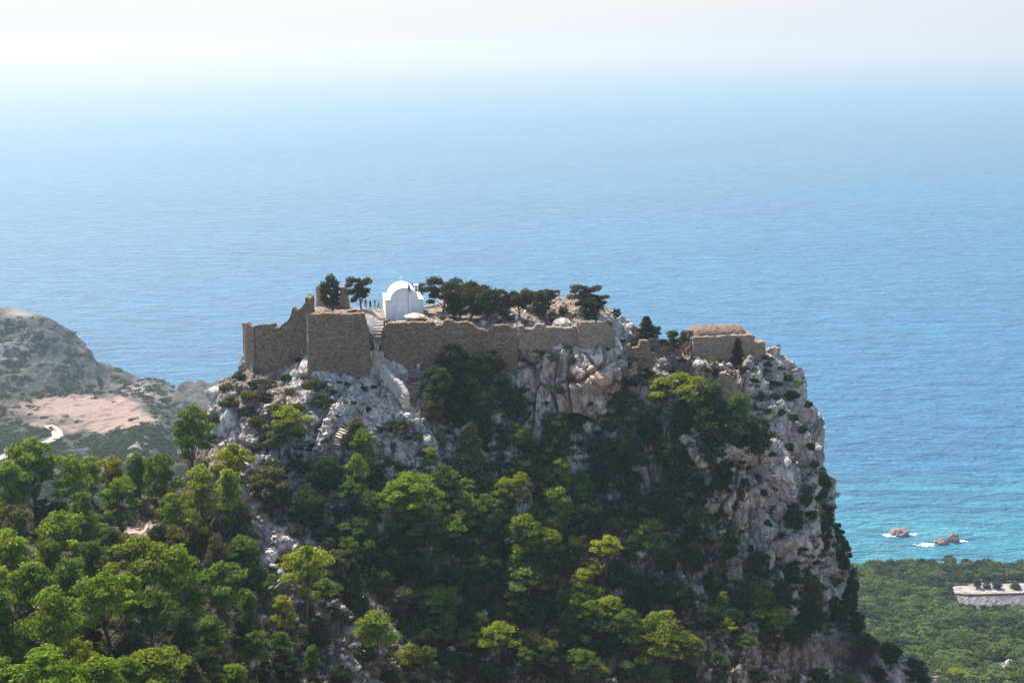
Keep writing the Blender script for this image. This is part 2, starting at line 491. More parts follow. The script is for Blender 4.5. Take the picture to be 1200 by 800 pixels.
def relief(name, us, top_pts, v_bot, depth, nrow, front, back, disp=None, power=1.0):
    """A terrain sheet: per bearing from the viewpoint, ground from in front (front: list of
    (distance, height) nearer ground), up the visible slope to its crest, then down the far side."""
    tp = np.array(top_pts, float)
    T = np.interp(us, tp[:, 0], tp[:, 1])
    s = np.linspace(0, 1, nrow) ** power
    U = np.repeat(us[None, :], nrow, 0)
    V = v_bot + (T[None, :] - v_bot) * s[:, None]
    D = depth(U, V)
    X, Y, Z = P(U, V, D)
    X0, Y0, Z0 = X.copy(), Y.copy(), Z.copy()
    info = {'U': U, 'V': V, 'T': T}
    if disp is not None:
        gu = np.stack([np.gradient(a, axis=1) for a in (X, Y, Z)], -1)
        gv = np.stack([np.gradient(a, axis=0) for a in (X, Y, Z)], -1)
        N = np.cross(gu, gv)
        N /= np.linalg.norm(N, axis=-1, keepdims=True) + 1e-9
        flip = np.where(N[..., 1:2] > 0, -1.0, 1.0)          # outward = towards the viewer
        N = N * flip
        info['N'] = N
        h = disp(X, Y, Z, U, V, N)
        X = X + N[..., 0] * h; Y = Y + N[..., 1] * h; Z = Z + N[..., 2] * h
    rows = [(X, Y, Z)]
    # nearer ground
    fx = []
    for (q, dz) in front:
        yy = Y[0] * q
        xx = X[0] * q
        fx.append((xx, yy, Z[0] + (CAM_Z - Z[0]) * dz))
    bx = []
    for (dy, z_abs, k) in back:
        k = np.clip(k, 0, 1)
        yy = Y[-1] + dy
        xx = X[-1] * (1 + dy / np.maximum(Y[-1], 1))
        zz = Z[-1] * (1 - k) + z_abs * k
        bx.append((xx, yy, zz))
    XX = np.vstack([np.array([r[0] for r in fx])[::-1] if fx else np.zeros((0, len(us))), X, np.array([r[0] for r in bx])])
    YY = np.vstack([np.array([r[1] for r in fx])[::-1] if fx else np.zeros((0, len(us))), Y, np.array([r[1] for r in bx])])
    ZZ = np.vstack([np.array([r[2] for r in fx])[::-1] if fx else np.zeros((0, len(us))), Z, np.array([r[2] for r in bx])])
    ZZ = np.maximum(ZZ, -1.0)
    nr, nc = XX.shape
    idx = np.arange(nr * nc).reshape(nr, nc)
    Q = np.stack([idx[:-1, :-1], idx[:-1, 1:], idx[1:, 1:], idx[1:, :-1]], -1).reshape(-1, 4)
    Vt = np.stack([XX, YY, ZZ], -1).reshape(-1, 3)
    me = np_mesh(name, Vt, Q, None, True)
    info.update(nf=len(fx), nb=len(bx), shape=(nr, nc), XYZ=(XX, YY, ZZ), Vt=Vt, Q=Q)
    return me, info
def add_attr(me, name, arr):
    at = me.attributes.new(name, 'FLOAT', 'POINT')
    at.data.foreach_set('value', np.asarray(arr, np.float32).ravel())
def full(info, A, fill=0.0):
    nr, nc = info['shape']
    out = np.zeros((nr, nc)) + fill
    out[info['nf']:nr - info['nb']] = A
    if info['nf']: out[:info['nf']] = A[0]
    if info['nb']: out[nr - info['nb']:] = A[-1]
    return out
def blob(U, V, u, v, ru, rv):
    return np.exp(-(((U - u) / ru) ** 2 + ((V - v) / rv) ** 2))

# ------------------------------------------------------------------ the castle rock
CREST = [(-260, 606), (-60, 600), (0, 592), (60, 590), (110, 588), (160, 584), (200, 580), (216, 560), (228, 520), (238, 497),
         (250, 484), (262, 464), (272, 446), (281, 428), (288, 412), (300, 402), (330, 398), (345, 378), (358, 364), (372, 359),
         (400, 361), (430, 360), (447, 362), (470, 362), (500, 358), (520, 352), (545, 349), (580, 350), (620, 350), (645, 349),
         (668, 350), (690, 354), (712, 360), (728, 372), (745, 384), (760, 391), (790, 395), (812, 398), (850, 398), (880, 402),
         (897, 416), (915, 421), (932, 434), (941, 452), (947, 485), (955, 512), (962, 538), (967, 560), (970, 585), (976, 612),
         (985, 642), (994, 678), (1003, 716), (1012, 746), (1030, 756), (1055, 770), (1085, 796), (1120, 822), (1160, 842), (1220, 852), (1400, 856)]
DC = [  # u, v, ground distance
    (-260, 860, 112), (-60, 860, 116), (150, 860, 122), (300, 860, 152), (450, 860, 190), (600, 860, 202), (800, 860, 209), (950, 860, 216), (1100, 860, 232), (1400, 860, 250),
    (-260, 780, 132), (0, 780, 136), (150, 780, 140), (270, 780, 162), (380, 780, 190), (600, 780, 212), (800, 780, 217), (950, 780, 224), (1050, 780, 242), (1085, 800, 258),
    (-260, 700, 158), (0, 700, 162), (150, 700, 166), (250, 700, 180), (330, 700, 202), (450, 700, 214), (600, 700, 221), (700, 700, 225), (800, 700, 228), (900, 700, 231), (960, 700, 240), (996, 700, 262),
    (-260, 610, 200), (0, 610, 200), (150, 610, 202), (230, 610, 208), (300, 610, 217), (400, 610, 224), (500, 610, 229), (600, 610, 233), (700, 610, 237), (800, 610, 238), (870, 610, 236), (930, 610, 240), (965, 610, 250), (982, 610, 264),
    (230, 560, 222), (260, 540, 228), (340, 540, 231), (420, 540, 232), (500, 540, 238), (600, 540, 242), (700, 540, 244), (800, 540, 243), (870, 540, 239), (930, 540, 245), (960, 540, 256), (974, 560, 268),
    (240, 498, 244), (265, 480, 240), (340, 480, 238), (420, 470, 240), (470, 470, 243), (540, 480, 247), (620, 480, 247), (700, 480, 247), (760, 480, 250), (830, 480, 248), (890, 480, 250), (930, 480, 258), (950, 486, 270),
    (280, 426, 258), (310, 436, 252), (361, 436, 247), (432, 438, 246.5), (470, 425, 248.5), (520, 432, 250), (600, 440, 250), (620, 400, 251), (680, 400, 251), (720, 400, 253), (760, 430, 254), (800, 430, 255), (850, 424, 259), (890, 422, 264), (930, 436, 272),
    (300, 404, 259), (345, 380, 260), (361, 372, 250), (430, 372, 250), (450, 390, 251.5), (520, 384, 252), (600, 386, 252.3), (680, 384, 252.5),
    (361, 362, 258), (400, 362, 262), (440, 368, 258), (447, 364, 264), (500, 366, 262), (500, 359, 272), (560, 370, 258), (560, 350, 274), (620, 372, 257), (640, 350, 274), (700, 372, 258), (700, 356, 270), (740, 386, 268), (770, 400, 262), (812, 402, 268), (850, 401, 272), (880, 404, 274),
]
depth_t = tps(DC)
WALLS = {
 'rampart': [(297, 382, 440, 255.5), (303, 381, 440, 255), (328, 381, 436, 253.5), (331, 378, 434, 253.4), (337, 377, 430, 253), (340, 372, 428, 253), (343, 362, 426, 253), (353, 361, 420, 252.5), (362, 351, 414, 252), (368, 344, 408, 253)],
 'bastion': [(359.8, 369, 424, 250.5), (360.5, 368, 432, 246.2), (380, 367.5, 436, 245.8), (410, 367.5, 440, 245.5), (427, 367.5, 438, 245.3), (428.5, 371, 436, 245.4), (431, 382, 434, 246), (433, 392, 430, 247), (437, 396, 426, 250)],
 'curtain': [(446, 400, 410, 249), (449, 388, 412, 249), (453, 380, 416, 249), (480, 379, 428, 249), (512, 379, 436, 249.3), (523, 375, 440, 249.3), (547, 377, 444, 249.5), (556, 382, 444, 249.5), (561, 386, 444, 249.5), (569, 387, 444, 249.5), (577, 381.5, 444, 249.4), (592, 382, 446, 249.5), (607, 382.5, 430, 249.8)],
 'low': [(607.5, 382.5, 399, 249.9), (638, 380, 401, 249.9), (640, 383.5, 402, 249.9), (675.5, 383.5, 406, 250.2)],
 'vault': [(806, 386, 412, 261.0), (812, 386, 414, 259.6), (884, 388, 417, 261.6), (893, 400, 418, 263)],
 'round': [(676, 379, 406, 250.2), (680, 377.5, 409, 249.0), (688, 377, 410, 248.6), (697, 377, 410, 249.0), (704, 376.5, 408, 250.5), (712, 378, 404, 253), (720, 388, 400, 255)],
}
def wall_gate(U, V, soft=2.5):
    g = np.zeros_like(U, float); Yw = np.zeros_like(U, float)
    for k, ws in WALLS.items():
        a = np.array(ws, float)
        vt, vb, yy = (np.interp(U, a[:, 0], a[:, i]) for i in (1, 2, 3))
        ins = (U >= a[0, 0] - 0.5) & (U <= a[-1, 0] + 0.5)
        w = ins / (1 + np.exp(-(V - vt + 1) / 1.0)) / (1 + np.exp((V - vb) / soft))
        m = w > g
        g = np.where(m, w, g); Yw = np.where(m, yy, Yw)
    return g, Yw
def depth0(U, V):
    D = depth_t(U, V)
    ul = np.interp(V, [400, 450, 520, 590, 660, 700, 760], [870, 884, 905, 934, 962, 990, 1040])
    D = D + 4.0 / (1 + np.exp(-(U - ul) / 2.5)) * np.clip((V - 425) / 30, 0, 1) * np.clip((712 - V) / 20, 0, 1)
    g, Yw = wall_gate(np.asarray(U, float), np.asarray(V, float))
    return np.where(g > 0.02, D * (1 - g) + np.maximum(D, Yw + 1.1) * g, D)
def castle_zone(U, V):
    m = 1 / (1 + np.exp((V - 448) / 6.0))
    return_gate = wall_gate(U, V, 5.0)[0]
    m = m * (1 / (1 + np.exp(-(U - 292) / 5.0))) * (1 / (1 + np.exp((U - 608) / 5.0)))
    w2 = (1 / (1 + np.exp((V - 402) / 4.0))) * (1 / (1 + np.exp((U - 725) / 5.0))) * (1 / (1 + np.exp(-(U - 292) / 5.0)))
    return np.clip(np.maximum(m * 0.75 + w2 * 0.8, return_gate * 1.16), 0, 1.16)
def path_mask(U, V):
    m = np.zeros_like(U)
    for seg in (((489, 440), (478, 472)), ((478, 472), (440, 478)), ((440, 478), (404, 500)), ((400, 507), (388, 536)), ((472, 405), (489, 440)), ((446, 426), (474, 462))):
        (a, b), (c, d) = seg
        t = np.clip(((U - a) * (c - a) + (V - b) * (d - b)) / ((c - a) ** 2 + (d - b) ** 2), 0, 1)
        dd = np.hypot(U - a - t * (c - a), V - b - t * (d - b))
        m = np.maximum(m, 1 / (1 + np.exp((dd - 9) / 2.0)))
    return m
def rock_disp(X, Y, Z, U, V, N):
    steep = 1 - np.clip(np.abs(N[..., 2]), 0, 1)
    wx = X + 3 * fbm(X / 9, Y / 9, Z / 9, 3, 40)
    wy = Y + 3 * fbm(X / 9 + 31, Y / 9, Z / 9, 3, 50)
    wz = Z + 3 * fbm(X / 9, Y / 9 + 57, Z / 9, 3, 60)
    h = 3.2 * fbm(X / 16, Y / 16, Z / 22, 3, 1)
    h = h + facets(wx, wy, wz, 8.5, 12.5, 5, 3.7) + facets(wx, wy, wz, 3.4, 5.6, 9, 1.35)
    h = h + facets(wx, wy, wz, 1.3, 2.2, 19, 0.42)
    lean = X * 0.55 * (1 / (1 + np.exp((U - 400) / 25.0)))                  # tilted beds on the left flank
    c1 = np.abs(vnoise((X + 0.3 * wx) / 4.0, Y / 4.0, (Z + lean * 2) / 17.0, 91)); c2 = np.abs(vnoise((X + 0.2 * wx) / 1.9, Y / 2.2, (Z + lean) / 9.0, 93))
    h = h - 1.7 * np.clip(1 - c1 / 0.09, 0, 1) * (0.35 + steep) - 0.7 * np.clip(1 - c2 / 0.11, 0, 1) * (0.35 + steep)
    h = h + 1.9 * ridged(X / 5 + Z / 16, Y / 5, Z / 18, 2, 21) * steep          # vertical flutes
    h = h + 0.55 * ridged(X / 1.8 + Z / 4, Y / 1.8, Z / 6, 3, 71) + 0.35 * fbm(X / 1.3, Y / 1.3, Z / 1.8, 3, 31)
    h = h - h.mean()
    # the outer face of the cliff stands back behind a diagonal edge
    ul = np.interp(V, [400, 450, 520, 590, 660, 700, 760], [870, 884, 905, 934, 962, 990, 1040])
    h = h - 0.8 / (1 + np.exp(-(U - ul - 2) / 3.0)) * np.clip((V - 425) / 30, 0, 1) * np.clip((712 - V) / 20, 0, 1)
    # gullies and buttresses
    h = h - 3.0 * blob(U, V, 757, 470, 16, 60) - 2.5 * blob(U, V, 620, 470, 14, 40) + 2.5 * blob(U, V, 690, 440, 26, 30) - 2.0 * blob(U, V, 700, 462, 18, 8)
    left = 1 / (1 + np.exp((U - 235 + (V - 600) * -0.55) / 30.0))           # gentle ground of the near ridge
    amp = 1 - 0.75 * left
    amp = amp * (1 - 0.86 * castle_zone(U, V)) * (1 - 0.96 * path_mask(U, V)) * (1 - 0.42 * np.exp(-(((U - 370) / 170) ** 4 + ((V - 480) / 90) ** 4)))
    plate = (1 / (1 + np.exp((V - 395) / 6.0))) * (1 / (1 + np.exp(-(U - 720) / 6)))
    amp = amp * (1 - 0.6 * plate) * (1 - 0.97 * blob(U, V, 888, 405, 26, 16))
    return h * amp
us = np.concatenate([np.arange(-260, 200, 3.0), np.arange(200, 1012, 1.3), np.arange(1012, 1400, 3.0)])
rock_me, RI = relief('castle_rock', us, CREST, 862, depth0, 400,
                     front=[(0.85, 0.12), (0.6, 0.36), (0.3, 0.68), (0.05, 0.93), (-0.5, 0.95)],
                     back=[(6, 0, 0.02), (14, 0, 0.06), (22, 0, 0.2), (30, 0, 0.42), (42, 0, 0.7), (60, -1, 0.95), (75, -1, 1.0)],
                     disp=rock_disp)
U, V = RI['U'], RI['V']
XX, YY, ZZ = RI['XYZ']
nf, nb = RI['nf'], RI['nb']
slope_z = np.abs(RI['N'][..., 2])
soil = np.clip((slope_z - 0.62) * 2.6, 0, 1)
left = 1 / (1 + np.exp((U - 235 + (V - 600) * -0.55) / 30.0))
soil = np.maximum(soil, left)
soil = np.maximum(soil, 0.7 * blob(U, V, 575, 545, 60, 30))
soil = np.maximum(soil, 0.75 * (1 / (1 + np.exp((V - 372) / 5.0))))
soil = soil * (1 - 0.9 * blob(U, V, 415, 460, 60, 38)) * (1 - 0.9 * blob(U, V, 900, 590, 70, 90))
stain = 1.0 * blob(U, V, 706, 447, 26, 18) + 0.8 * blob(U, V, 668, 470, 12, 20) + 0.9 * blob(U, V, 930, 765, 46, 16) + 0.8 * blob(U, V, 1000, 775, 26, 10) \
    + 0.2 * blob(U, V, 905, 640, 22, 16) + 0.8 * blob(U, V, 855, 450, 18, 16) + 0.26 / (1 + np.exp(-(U - np.interp(V, [400, 450, 520, 590, 660, 700, 760], [872, 888, 910, 940, 968, 996, 1050])) / 3.0)) * (V < 700) + 0.55 * blob(U, V, 640, 430, 40, 20) + 0.55 * blob(U, V, 270, 440, 24, 18) + 0.4 * blob(U, V, 770, 405, 40, 14)
litter = left * 0.85 + 0.95 * blob(U, V, 600, 760, 300, 130) + 0.6 * blob(U, V, 720, 620, 110, 60) + 0.8 * blob(U, V, 1010, 770, 60, 24) + 0.5 * blob(U, V, 545, 440, 50, 30)
litter *= 1 - blob(U, V, 165, 622, 26, 12) - 0.9 * blob(U, V, 325, 625, 36, 30)
litter = litter * (0.65 + 0.7 * (fbm(U / 22, V / 16, U * 0, 3, 77) * 0.5 + 0.5))
pale = 0.9 * blob(U, V, 165, 622, 24, 12) + 0.7 * blob(U, V, 98, 610, 10, 6) + 0.5 * blob(U, V, 440, 368, 14, 7) + 0.8 * path_mask(U, V) + 0.5 * blob(U, V, 325, 600, 14, 7)
for nm, A in (('soil', soil), ('stain', stain), ('litter', litter), ('pale', pale)):
    add_attr(rock_me, nm, np.clip(full(RI, A), 0, 1))
rock_me.materials.append(M_ROCK)
rock_me.shade_flat()
rock = link('hill_terrain', rock_me)
tag(rock, 'pale limestone crag crowned by the castle with its wooded near ridge', kind='structure')
BVH = BVHTree.FromPolygons(RI['Vt'].tolist(), RI['Q'].tolist())
CAMV = Vector((0, 0, CAM_Z))
def hit(u, v, bvh=None, fallback=None):
    dx, dy, dz = ray(u, v)
    d = Vector((float(dx), float(dy), float(dz))).normalized()
    h = (bvh or BVH).ray_cast(CAMV, d)
    if h[0] is None:
        return None if fallback is None else PV(u, v, fallback)
    return h[0]
def drop(x, y, z=600.0, bvh=None):
    h = (bvh or BVH).ray_cast(Vector((x, y, z)), Vector((0, 0, -1)))
    return h[0]

# ------------------------------------------------------------------ far headland with field (left)
def f_left(Uc):
    return Uc
LC = [(-200, 640, 430), (0, 640, 450), (150, 640, 470), (300, 640, 480), (-200, 560, 620), (0, 560, 640), (150, 560, 650), (300, 560, 660),
      (-200, 505, 845), (0, 510, 840), (100, 508, 845), (200, 508, 830), (300, 500, 850), (-200, 462, 955), (0, 462, 955), (100, 458, 960), (170, 462, 950), (215, 465, 960), (300, 460, 980),
      (-200, 400, 1010), (0, 420, 1000), (60, 420, 1010), (110, 425, 1020), (-200, 362, 1060), (0, 361, 1080), (40, 368, 1075), (80, 386, 1070), (130, 428, 1040), (160, 440, 1020), (190, 444, 1020), (210, 456, 1010), (240, 480, 960)]
ldepth = tps(LC)
LT = [(-300, 372), (-100, 370), (-20, 366), (0, 362), (11, 360), (36, 366), (55, 373), (82, 388), (107, 410), (113, 422), (129, 427), (154, 437), (165, 442), (192, 443), (200, 449), (209, 457), (222, 470), (240, 486), (270, 510), (330, 540), (420, 570)]
ROAD_PTS = [(-20, 545), (10, 533), (35, 525), (58, 517), (68, 511), (66, 505), (56, 499)]
def land_disp(X, Y, Z, U, V, N):
    flat = 1.5 * blob(U, V, 105, 484, 95, 30)
    h = 15 * ridged(X / 80, Y / 80, Z / 80, 5, 3) + 6 * fbm(X / 22, Y / 22, Z / 22, 4, 13) + 2.6 * ridged(X / 9, Y / 9, Z / 9, 3, 23)
    rp = np.array(ROAD_PTS, float); rm = np.zeros_like(U)
    for (a, b), (c, d) in zip(rp[:-1], rp[1:]):
        t = np.clip(((U - a) * (c - a) + (V - b) * (d - b)) / ((c - a) ** 2 + (d - b) ** 2), 0, 1)
        rm = np.maximum(rm, np.exp(-(np.hypot(U - a - t * (c - a), (V - b - t * (d - b)) * 1.5) / 16) ** 2))
    return h * (1 - np.clip(flat * 1.2, 0, 1.0)) * (1 - 0.95 * rm) * 0.8 * np.clip((V - np.interp(U, [a for a, b in LT], [b for a, b in LT])) / 22, 0.12, 1)
land_me, LI = relief('left_headland', np.arange(-300, 421, 2.0), LT, 660, ldepth, 150, front=[(0.8, 0.0), (0.6, 0.0)],
                     back=[(15, 0, 0.1), (40, 0, 0.4), (80, -1, 0.9), (110, -1, 1)], disp=land_disp)
U, V = LI['U'], LI['V']
fld = 1 / (1 + np.exp((((U - 100) / 78) ** 2 + ((V - 484 - (U - 100) * 0.06) / 22) ** 2 - 1 + 0.9 * fbm(U / 20, V / 8, U * 0, 4, 17)) / 0.10))
fld = fld * (1 - 0.6 * blob(U, V, 75, 494, 26, 5))
fld = np.clip(fld, 0, 1)
pale = 0.75 * blob(U, V, 165, 456, 32, 8) + 0.9 * blob(U, V, 25, 366, 22, 9) * 0.8 + 0.6 * blob(U, V, 160, 518, 16, 7) + 0.4 * blob(U, V, 10, 415, 22, 14) + .3 * blob(U, V, 215, 500, 20, 16)
pale *= 0.6 + 0.8 * (fbm(U / 9, V / 5, U * 0, 3, 7) * 0.5 + 0.5)
add_attr(land_me, 'field', full(LI, fld)); add_attr(land_me, 'pale', np.clip(full(LI, pale), 0, 1))
land_me.materials.append(M_FAR)
land = link('headland_terrain', land_me)
tag(land, kind='structure')
LBVH = BVHTree.FromPolygons(LI['Vt'].tolist(), LI['Q'].tolist())

# the rocky ridge of the coast beyond
rd = tps([(180, 520, 925), (340, 520, 925), (180, 440, 1045), (340, 430, 1055), (260, 480, 985)])
ridge_me, GI = relief('far_ridge', np.arange(180, 341, 1.6), [(180, 470), (206, 458), (215, 453), (222, 451), (230, 453), (236, 450), (246, 452), (262, 444), (290, 438), (340, 450)], 520, rd, 50,
                      front=[(0.97, 0.0)], back=[(20, 0, 0.3), (60, -1, 1)],
                      disp=lambda X, Y, Z, U, V, N: 9 * ridged(X / 22, Y / 22, Z / 30, 4, 8) * np.clip((V - 440) / 20, 0.3, 1))
add_attr(ridge_me, 'field', np.zeros(GI['shape'])); add_attr(ridge_me, 'pale', np.zeros(GI['shape']) + 0.12)
ridge_me.materials.append(M_FAR)
tag(link('coast_hills', ridge_me), kind='structure')

# ------------------------------------------------------------------ wooded coast (right)
RT = [(900, 676), (985, 674), (1005, 673), (1030, 670), (1060, 669), (1085, 664), (1110, 660), (1125, 662), (1150, 664), (1200, 671), (1300, 674), (1500, 676)]
rdep = tps([(900, 860, 400), (1100, 860, 405), (1300, 860, 405), (1500, 860, 405), (900, 760, 540), (1100, 760, 545), (1300, 760, 545), (900, 700, 670), (1100, 700, 675), (1300, 700, 680), (900, 674, 735), (1100, 662, 745), (1300, 674, 745), (1500, 674, 745)])
coast_me, CI = relief('wooded_coast', np.arange(900, 1501, 3.0), [(a, b + 4) for a, b in RT], 880, rdep, 110, front=[(0.9, 0.0), (0.8, -0.1)],
                      back=[(6, 0, 0.3), (16, -1, 0.9), (30, -1, 1)],
                      disp=lambda X, Y, Z, U, V, N: (4.5 * fbm(X / 60, Y / 60, Z / 60, 3, 3) + 1.5 * fbm(X / 12, Y / 12, Z / 12, 3, 6)) * np.clip((745 - Y) / 60, 0.15, 1) * (1 - blob(U, V, 1175, 700, 50, 22)))
U, V = CI['U'], CI['V']
add_attr(coast_me, 'field', np.zeros(CI['shape']))
add_attr(coast_me, 'pale', np.clip(full(CI, blob(U, V, 1195, 690, 60, 14) + blob(U, V, 1172, 782, 14, 9) + 0.6 * blob(U, V, 1190, 726, 22, 6)), 0, 1))
coast_me.materials.append(M_FAR)
tag(link('coast_terrain', coast_me), kind='structure')
CBVH = BVHTree.FromPolygons(CI['Vt'].tolist(), CI['Q'].tolist())

# dirt road across the far valley
def ribbon(name, pts, width, bvh, mat, lift=0.7, n=240):
    pts = np.array(pts, float)
    t = np.linspace(0, 1, n)
    tt = np.linspace(0, 1, len(pts))
    us_, vs_ = np.interp(t, tt, pts[:, 0]), np.interp(t, tt, pts[:, 1])
    C = [hit(a, b, bvh, 700) for a, b in zip(us_, vs_)]
    C = np.array([tuple(c) for c in C])
    for _ in range(3):
        C[1:-1] = (C[:-2] + C[1:-1] * 2 + C[2:]) / 4
    d = np.gradient(C, axis=0)[:, :2]; d /= np.linalg.norm(d, axis=1, keepdims=True) + 1e-9
    nrm = np.stack([-d[:, 1], d[:, 0]], 1)
    vs, fs = [], []
    for i in range(n):
        for k in range(5):
            o = (k / 4 - 0.5) * width
            x, y = C[i, 0] + nrm[i, 0] * o, C[i, 1] + nrm[i, 1] * o
            g = drop(x, y, 400, bvh)
            z = (g.z if g else C[i, 2])
            vs.append((x, y, max(z, C[i, 2] - 1) + lift))
    for i in range(n - 1):
        for k in range(4):
            a = i * 5 + k
            fs.append((a, a + 1, a + 6, a + 5))
    return mesh_obj(name, vs, fs, mat)
tag(ribbon('dirt_road', [(-20, 545), (10, 533), (35, 525), (58, 517), (68, 511), (66, 505), (56, 499)], 6.5, LBVH, M_ROAD), kind='structure')

# ------------------------------------------------------------------ vegetation prototypes
def leaf_cloud(clumps, per, size, rnd, up_bias=0.75, shell=0.5):
    """many small leaf faces spread through a set of clumps; returns verts, quads, tint"""
    Cs, Ns, Ts = [], [], []
    for (cx, cy, cz, rx, ry, rz) in clumps:
        n = int(per * rnd.uniform(0.8, 1.2))
        d = rnd.normal(size=(n, 3)); d /= np.linalg.norm(d, axis=1, keepdims=True)
        d[:, 2] = np.where(d[:, 2] < 0, d[:, 2] * 0.55, d[:, 2])
        r = shell + (1 - shell) * rnd.random(n) ** 0.6
        wob = 1 + 0.28 * np.sin(d[:, 0] * 5 + cx * 3) * np.cos(d[:, 1] * 5 + cy * 2) + 0.12 * rnd.normal(size=n)
        c = np.stack([cx + d[:, 0] * rx * r * wob, cy + d[:, 1] * ry * r * wob, cz + d[:, 2] * rz * r * wob], 1)
        Cs.append(c)
        nn = d + rnd.normal(size=(n, 3)) * 0.75; nn[:, 2] += up_bias
        Ns.append(nn / np.linalg.norm(nn, axis=1, keepdims=True))
        Ts.append(np.clip(rnd.normal(0.5, 0.2, n) + 0.1 * rnd.normal(), 0, 1))
    C = np.concatenate(Cs); N = np.concatenate(Ns); T = np.concatenate(Ts)
    n = len(C)
    a = rnd.normal(size=(n, 3))
    t1 = np.cross(N, a); t1 /= np.linalg.norm(t1, axis=1, keepdims=True) + 1e-9
    t2 = np.cross(N, t1)
    s1 = size * rnd.uniform(0.6, 1.35, (n, 1)); s2 = s1 * rnd.uniform(0.35, 0.8, (n, 1))
    k = rnd.uniform(0.5, 1.0, (n, 1))
    Vv = np.stack([C - t1 * s1 - t2 * s2 * 0.5, C + t1 * s1 * 0.6 - t2 * s2, C + t1 * s1 * k + t2 * s2 * 0.6, C - t1 * s1 * 0.7 + t2 * s2], 1).reshape(-1, 3)
    Q = np.arange(4 * n).reshape(n, 4)
    return Vv, Q, np.repeat(T, 4)
def crown_mesh(name, clumps, per, size, seed, **kw):
    rnd = np.random.default_rng(seed)
    Vv, Q, T = leaf_cloud(clumps, per, size, rnd, **kw)
    me = np_mesh(name, Vv, Q, M_LEAF)
    add_attr(me, 'tint', T)
    return me
def tube_into(vs, fs, pts, rads, sides=6):
    base = len(vs)
    pts = [Vector(p) for p in pts]
    for i, p in enumerate(pts):
        d = (pts[min(i + 1, len(pts) - 1)] - pts[max(i - 1, 0)]).normalized()
        a = d.orthogonal().normalized(); b = d.cross(a)
        for k in range(sides):
            t = 2 * math.pi * k / sides
            vs.append(tuple(p + (a * math.cos(t) + b * math.sin(t)) * rads[i]))
    for i in range(len(pts) - 1):
        for k in range(sides):
            a0 = base + i * sides + k; a1 = base + i * sides + (k + 1) % sides
            fs.append((a0, a1, a1 + sides, a0 + sides))
    fs.append(tuple(base + (len(pts) - 1) * sides + k for k in range(sides)))
    fs.append(tuple(base + k for k in reversed(range(sides))))
def trunk_mesh(name, clumps, top, rnd, r0=0.035, lean=(0, 0)):
    vs, fs = [], []
    pts = [(0, 0, -0.12)]; rads = [r0 * 1.3]
    for i in range(1, 6):
        t = i / 5 * top
        pts.append((lean[0] * t + 0.02 * rnd.normal(), lean[1] * t + 0.02 * rnd.normal(), t)); rads.append(r0 * (1 - 0.75 * i / 5))
    tube_into(vs, fs, pts, rads)
    for c in clumps:
        z0 = min(top * 0.85, max(0.12, c[2] - 0.22 - 0.12 * rnd.random()))
        f = z0 / top
        s = Vector((lean[0] * z0, lean[1] * z0, z0)); e = Vector(c[:3]) + Vector((0, 0, -c[5] * 0.3))
        mid = (s + e) / 2 + Vector((0, 0, -0.03 + 0.03 * rnd.random()))
        tube_into(vs, fs, [s, mid, e], [r0 * 0.42 * (1 - f * 0.5), r0 * 0.25, r0 * 0.1], 5)
    me = bpy.data.meshes.new(name); me.from_pydata(vs, [], fs); me.materials.append(M_BARK); me.shade_smooth()
    return me
# unit trees: total height 1, crown spread about 0.9
def pine_proto(seed, spread=0.34, n=15, low=0.42, flat=1.0, per=340, size=0.0205):
    rnd = np.random.default_rng(seed)
    cl = []
    for i in range(n):
        t = (i + 0.5) / n
        z = low + (0.9 - low) * t ** 0.8
        rr = spread * math.sqrt(max(0.04, 1 - ((z - low) / (1.0 - low)) ** 2.0)) * rnd.uniform(0.45, 1.0)
        a = i * 2.4 + rnd.uniform(-0.5, 0.5)
        r = rnd.uniform(0.085, 0.16)
        cl.append((rr * math.cos(a), rr * math.sin(a), z, r * 1.2, r * 1.2, r * 0.62 * flat))
        if i % 2: cl.append((rr * 0.6 * math.cos(a + 1), rr * 0.6 * math.sin(a + 1), z - 0.12, r * 0.9, r * 0.9, r * 0.5))
    cl.append((0, 0, 0.72, 0.16, 0.16, 0.13)); cl.append((0.02, 0.0, 0.9, 0.11, 0.11, 0.08))
    lean = (rnd.uniform(-0.06, 0.06), rnd.uniform(-0.06, 0.06))
    return crown_mesh('pine_crown', cl, per, size, seed), trunk_mesh('pine_trunk', cl, 0.85, rnd, lean=lean)
def round_proto(seed, n=20, per=280, size=0.025, w=0.42):
    rnd = np.random.default_rng(seed)
    cl = []
    for i in range(n):
        a = i * 2.4; z = 0.22 + 0.62 * ((i + .5) / n) * rnd.uniform(0.8, 1.1)
        rr = w * math.sqrt(max(0.02, 1 - ((z - 0.4) / 0.6) ** 2)) * rnd.uniform(0.3, 0.95)
        r = rnd.uniform(0.09, 0.18)
        cl.append((rr * math.cos(a), rr * math.sin(a), z, r, r, r * 0.7))
    return crown_mesh('round_crown', cl, per, size, seed), trunk_mesh('round_trunk', cl, 0.7, rnd)
def cone_proto(seed, per=150, size=0.027):
    rnd = np.random.default_rng(seed)
    cl = []
    for i in range(26):
        t = i / 25
        z = 0.1 + 0.82 * t
        w = 0.26 * (1 - t) ** 0.8 + 0.03
        a = i * 2.4
        rr = w * rnd.uniform(0.4, 0.9)
        cl.append((rr * math.cos(a), rr * math.sin(a), z, 0.05 + w * 0.4, 0.05 + w * 0.4, 0.075))
    return crown_mesh('cone_crown', cl, per, size, seed), trunk_mesh('cone_trunk', cl[::3], 0.9, rnd, r0=0.025)
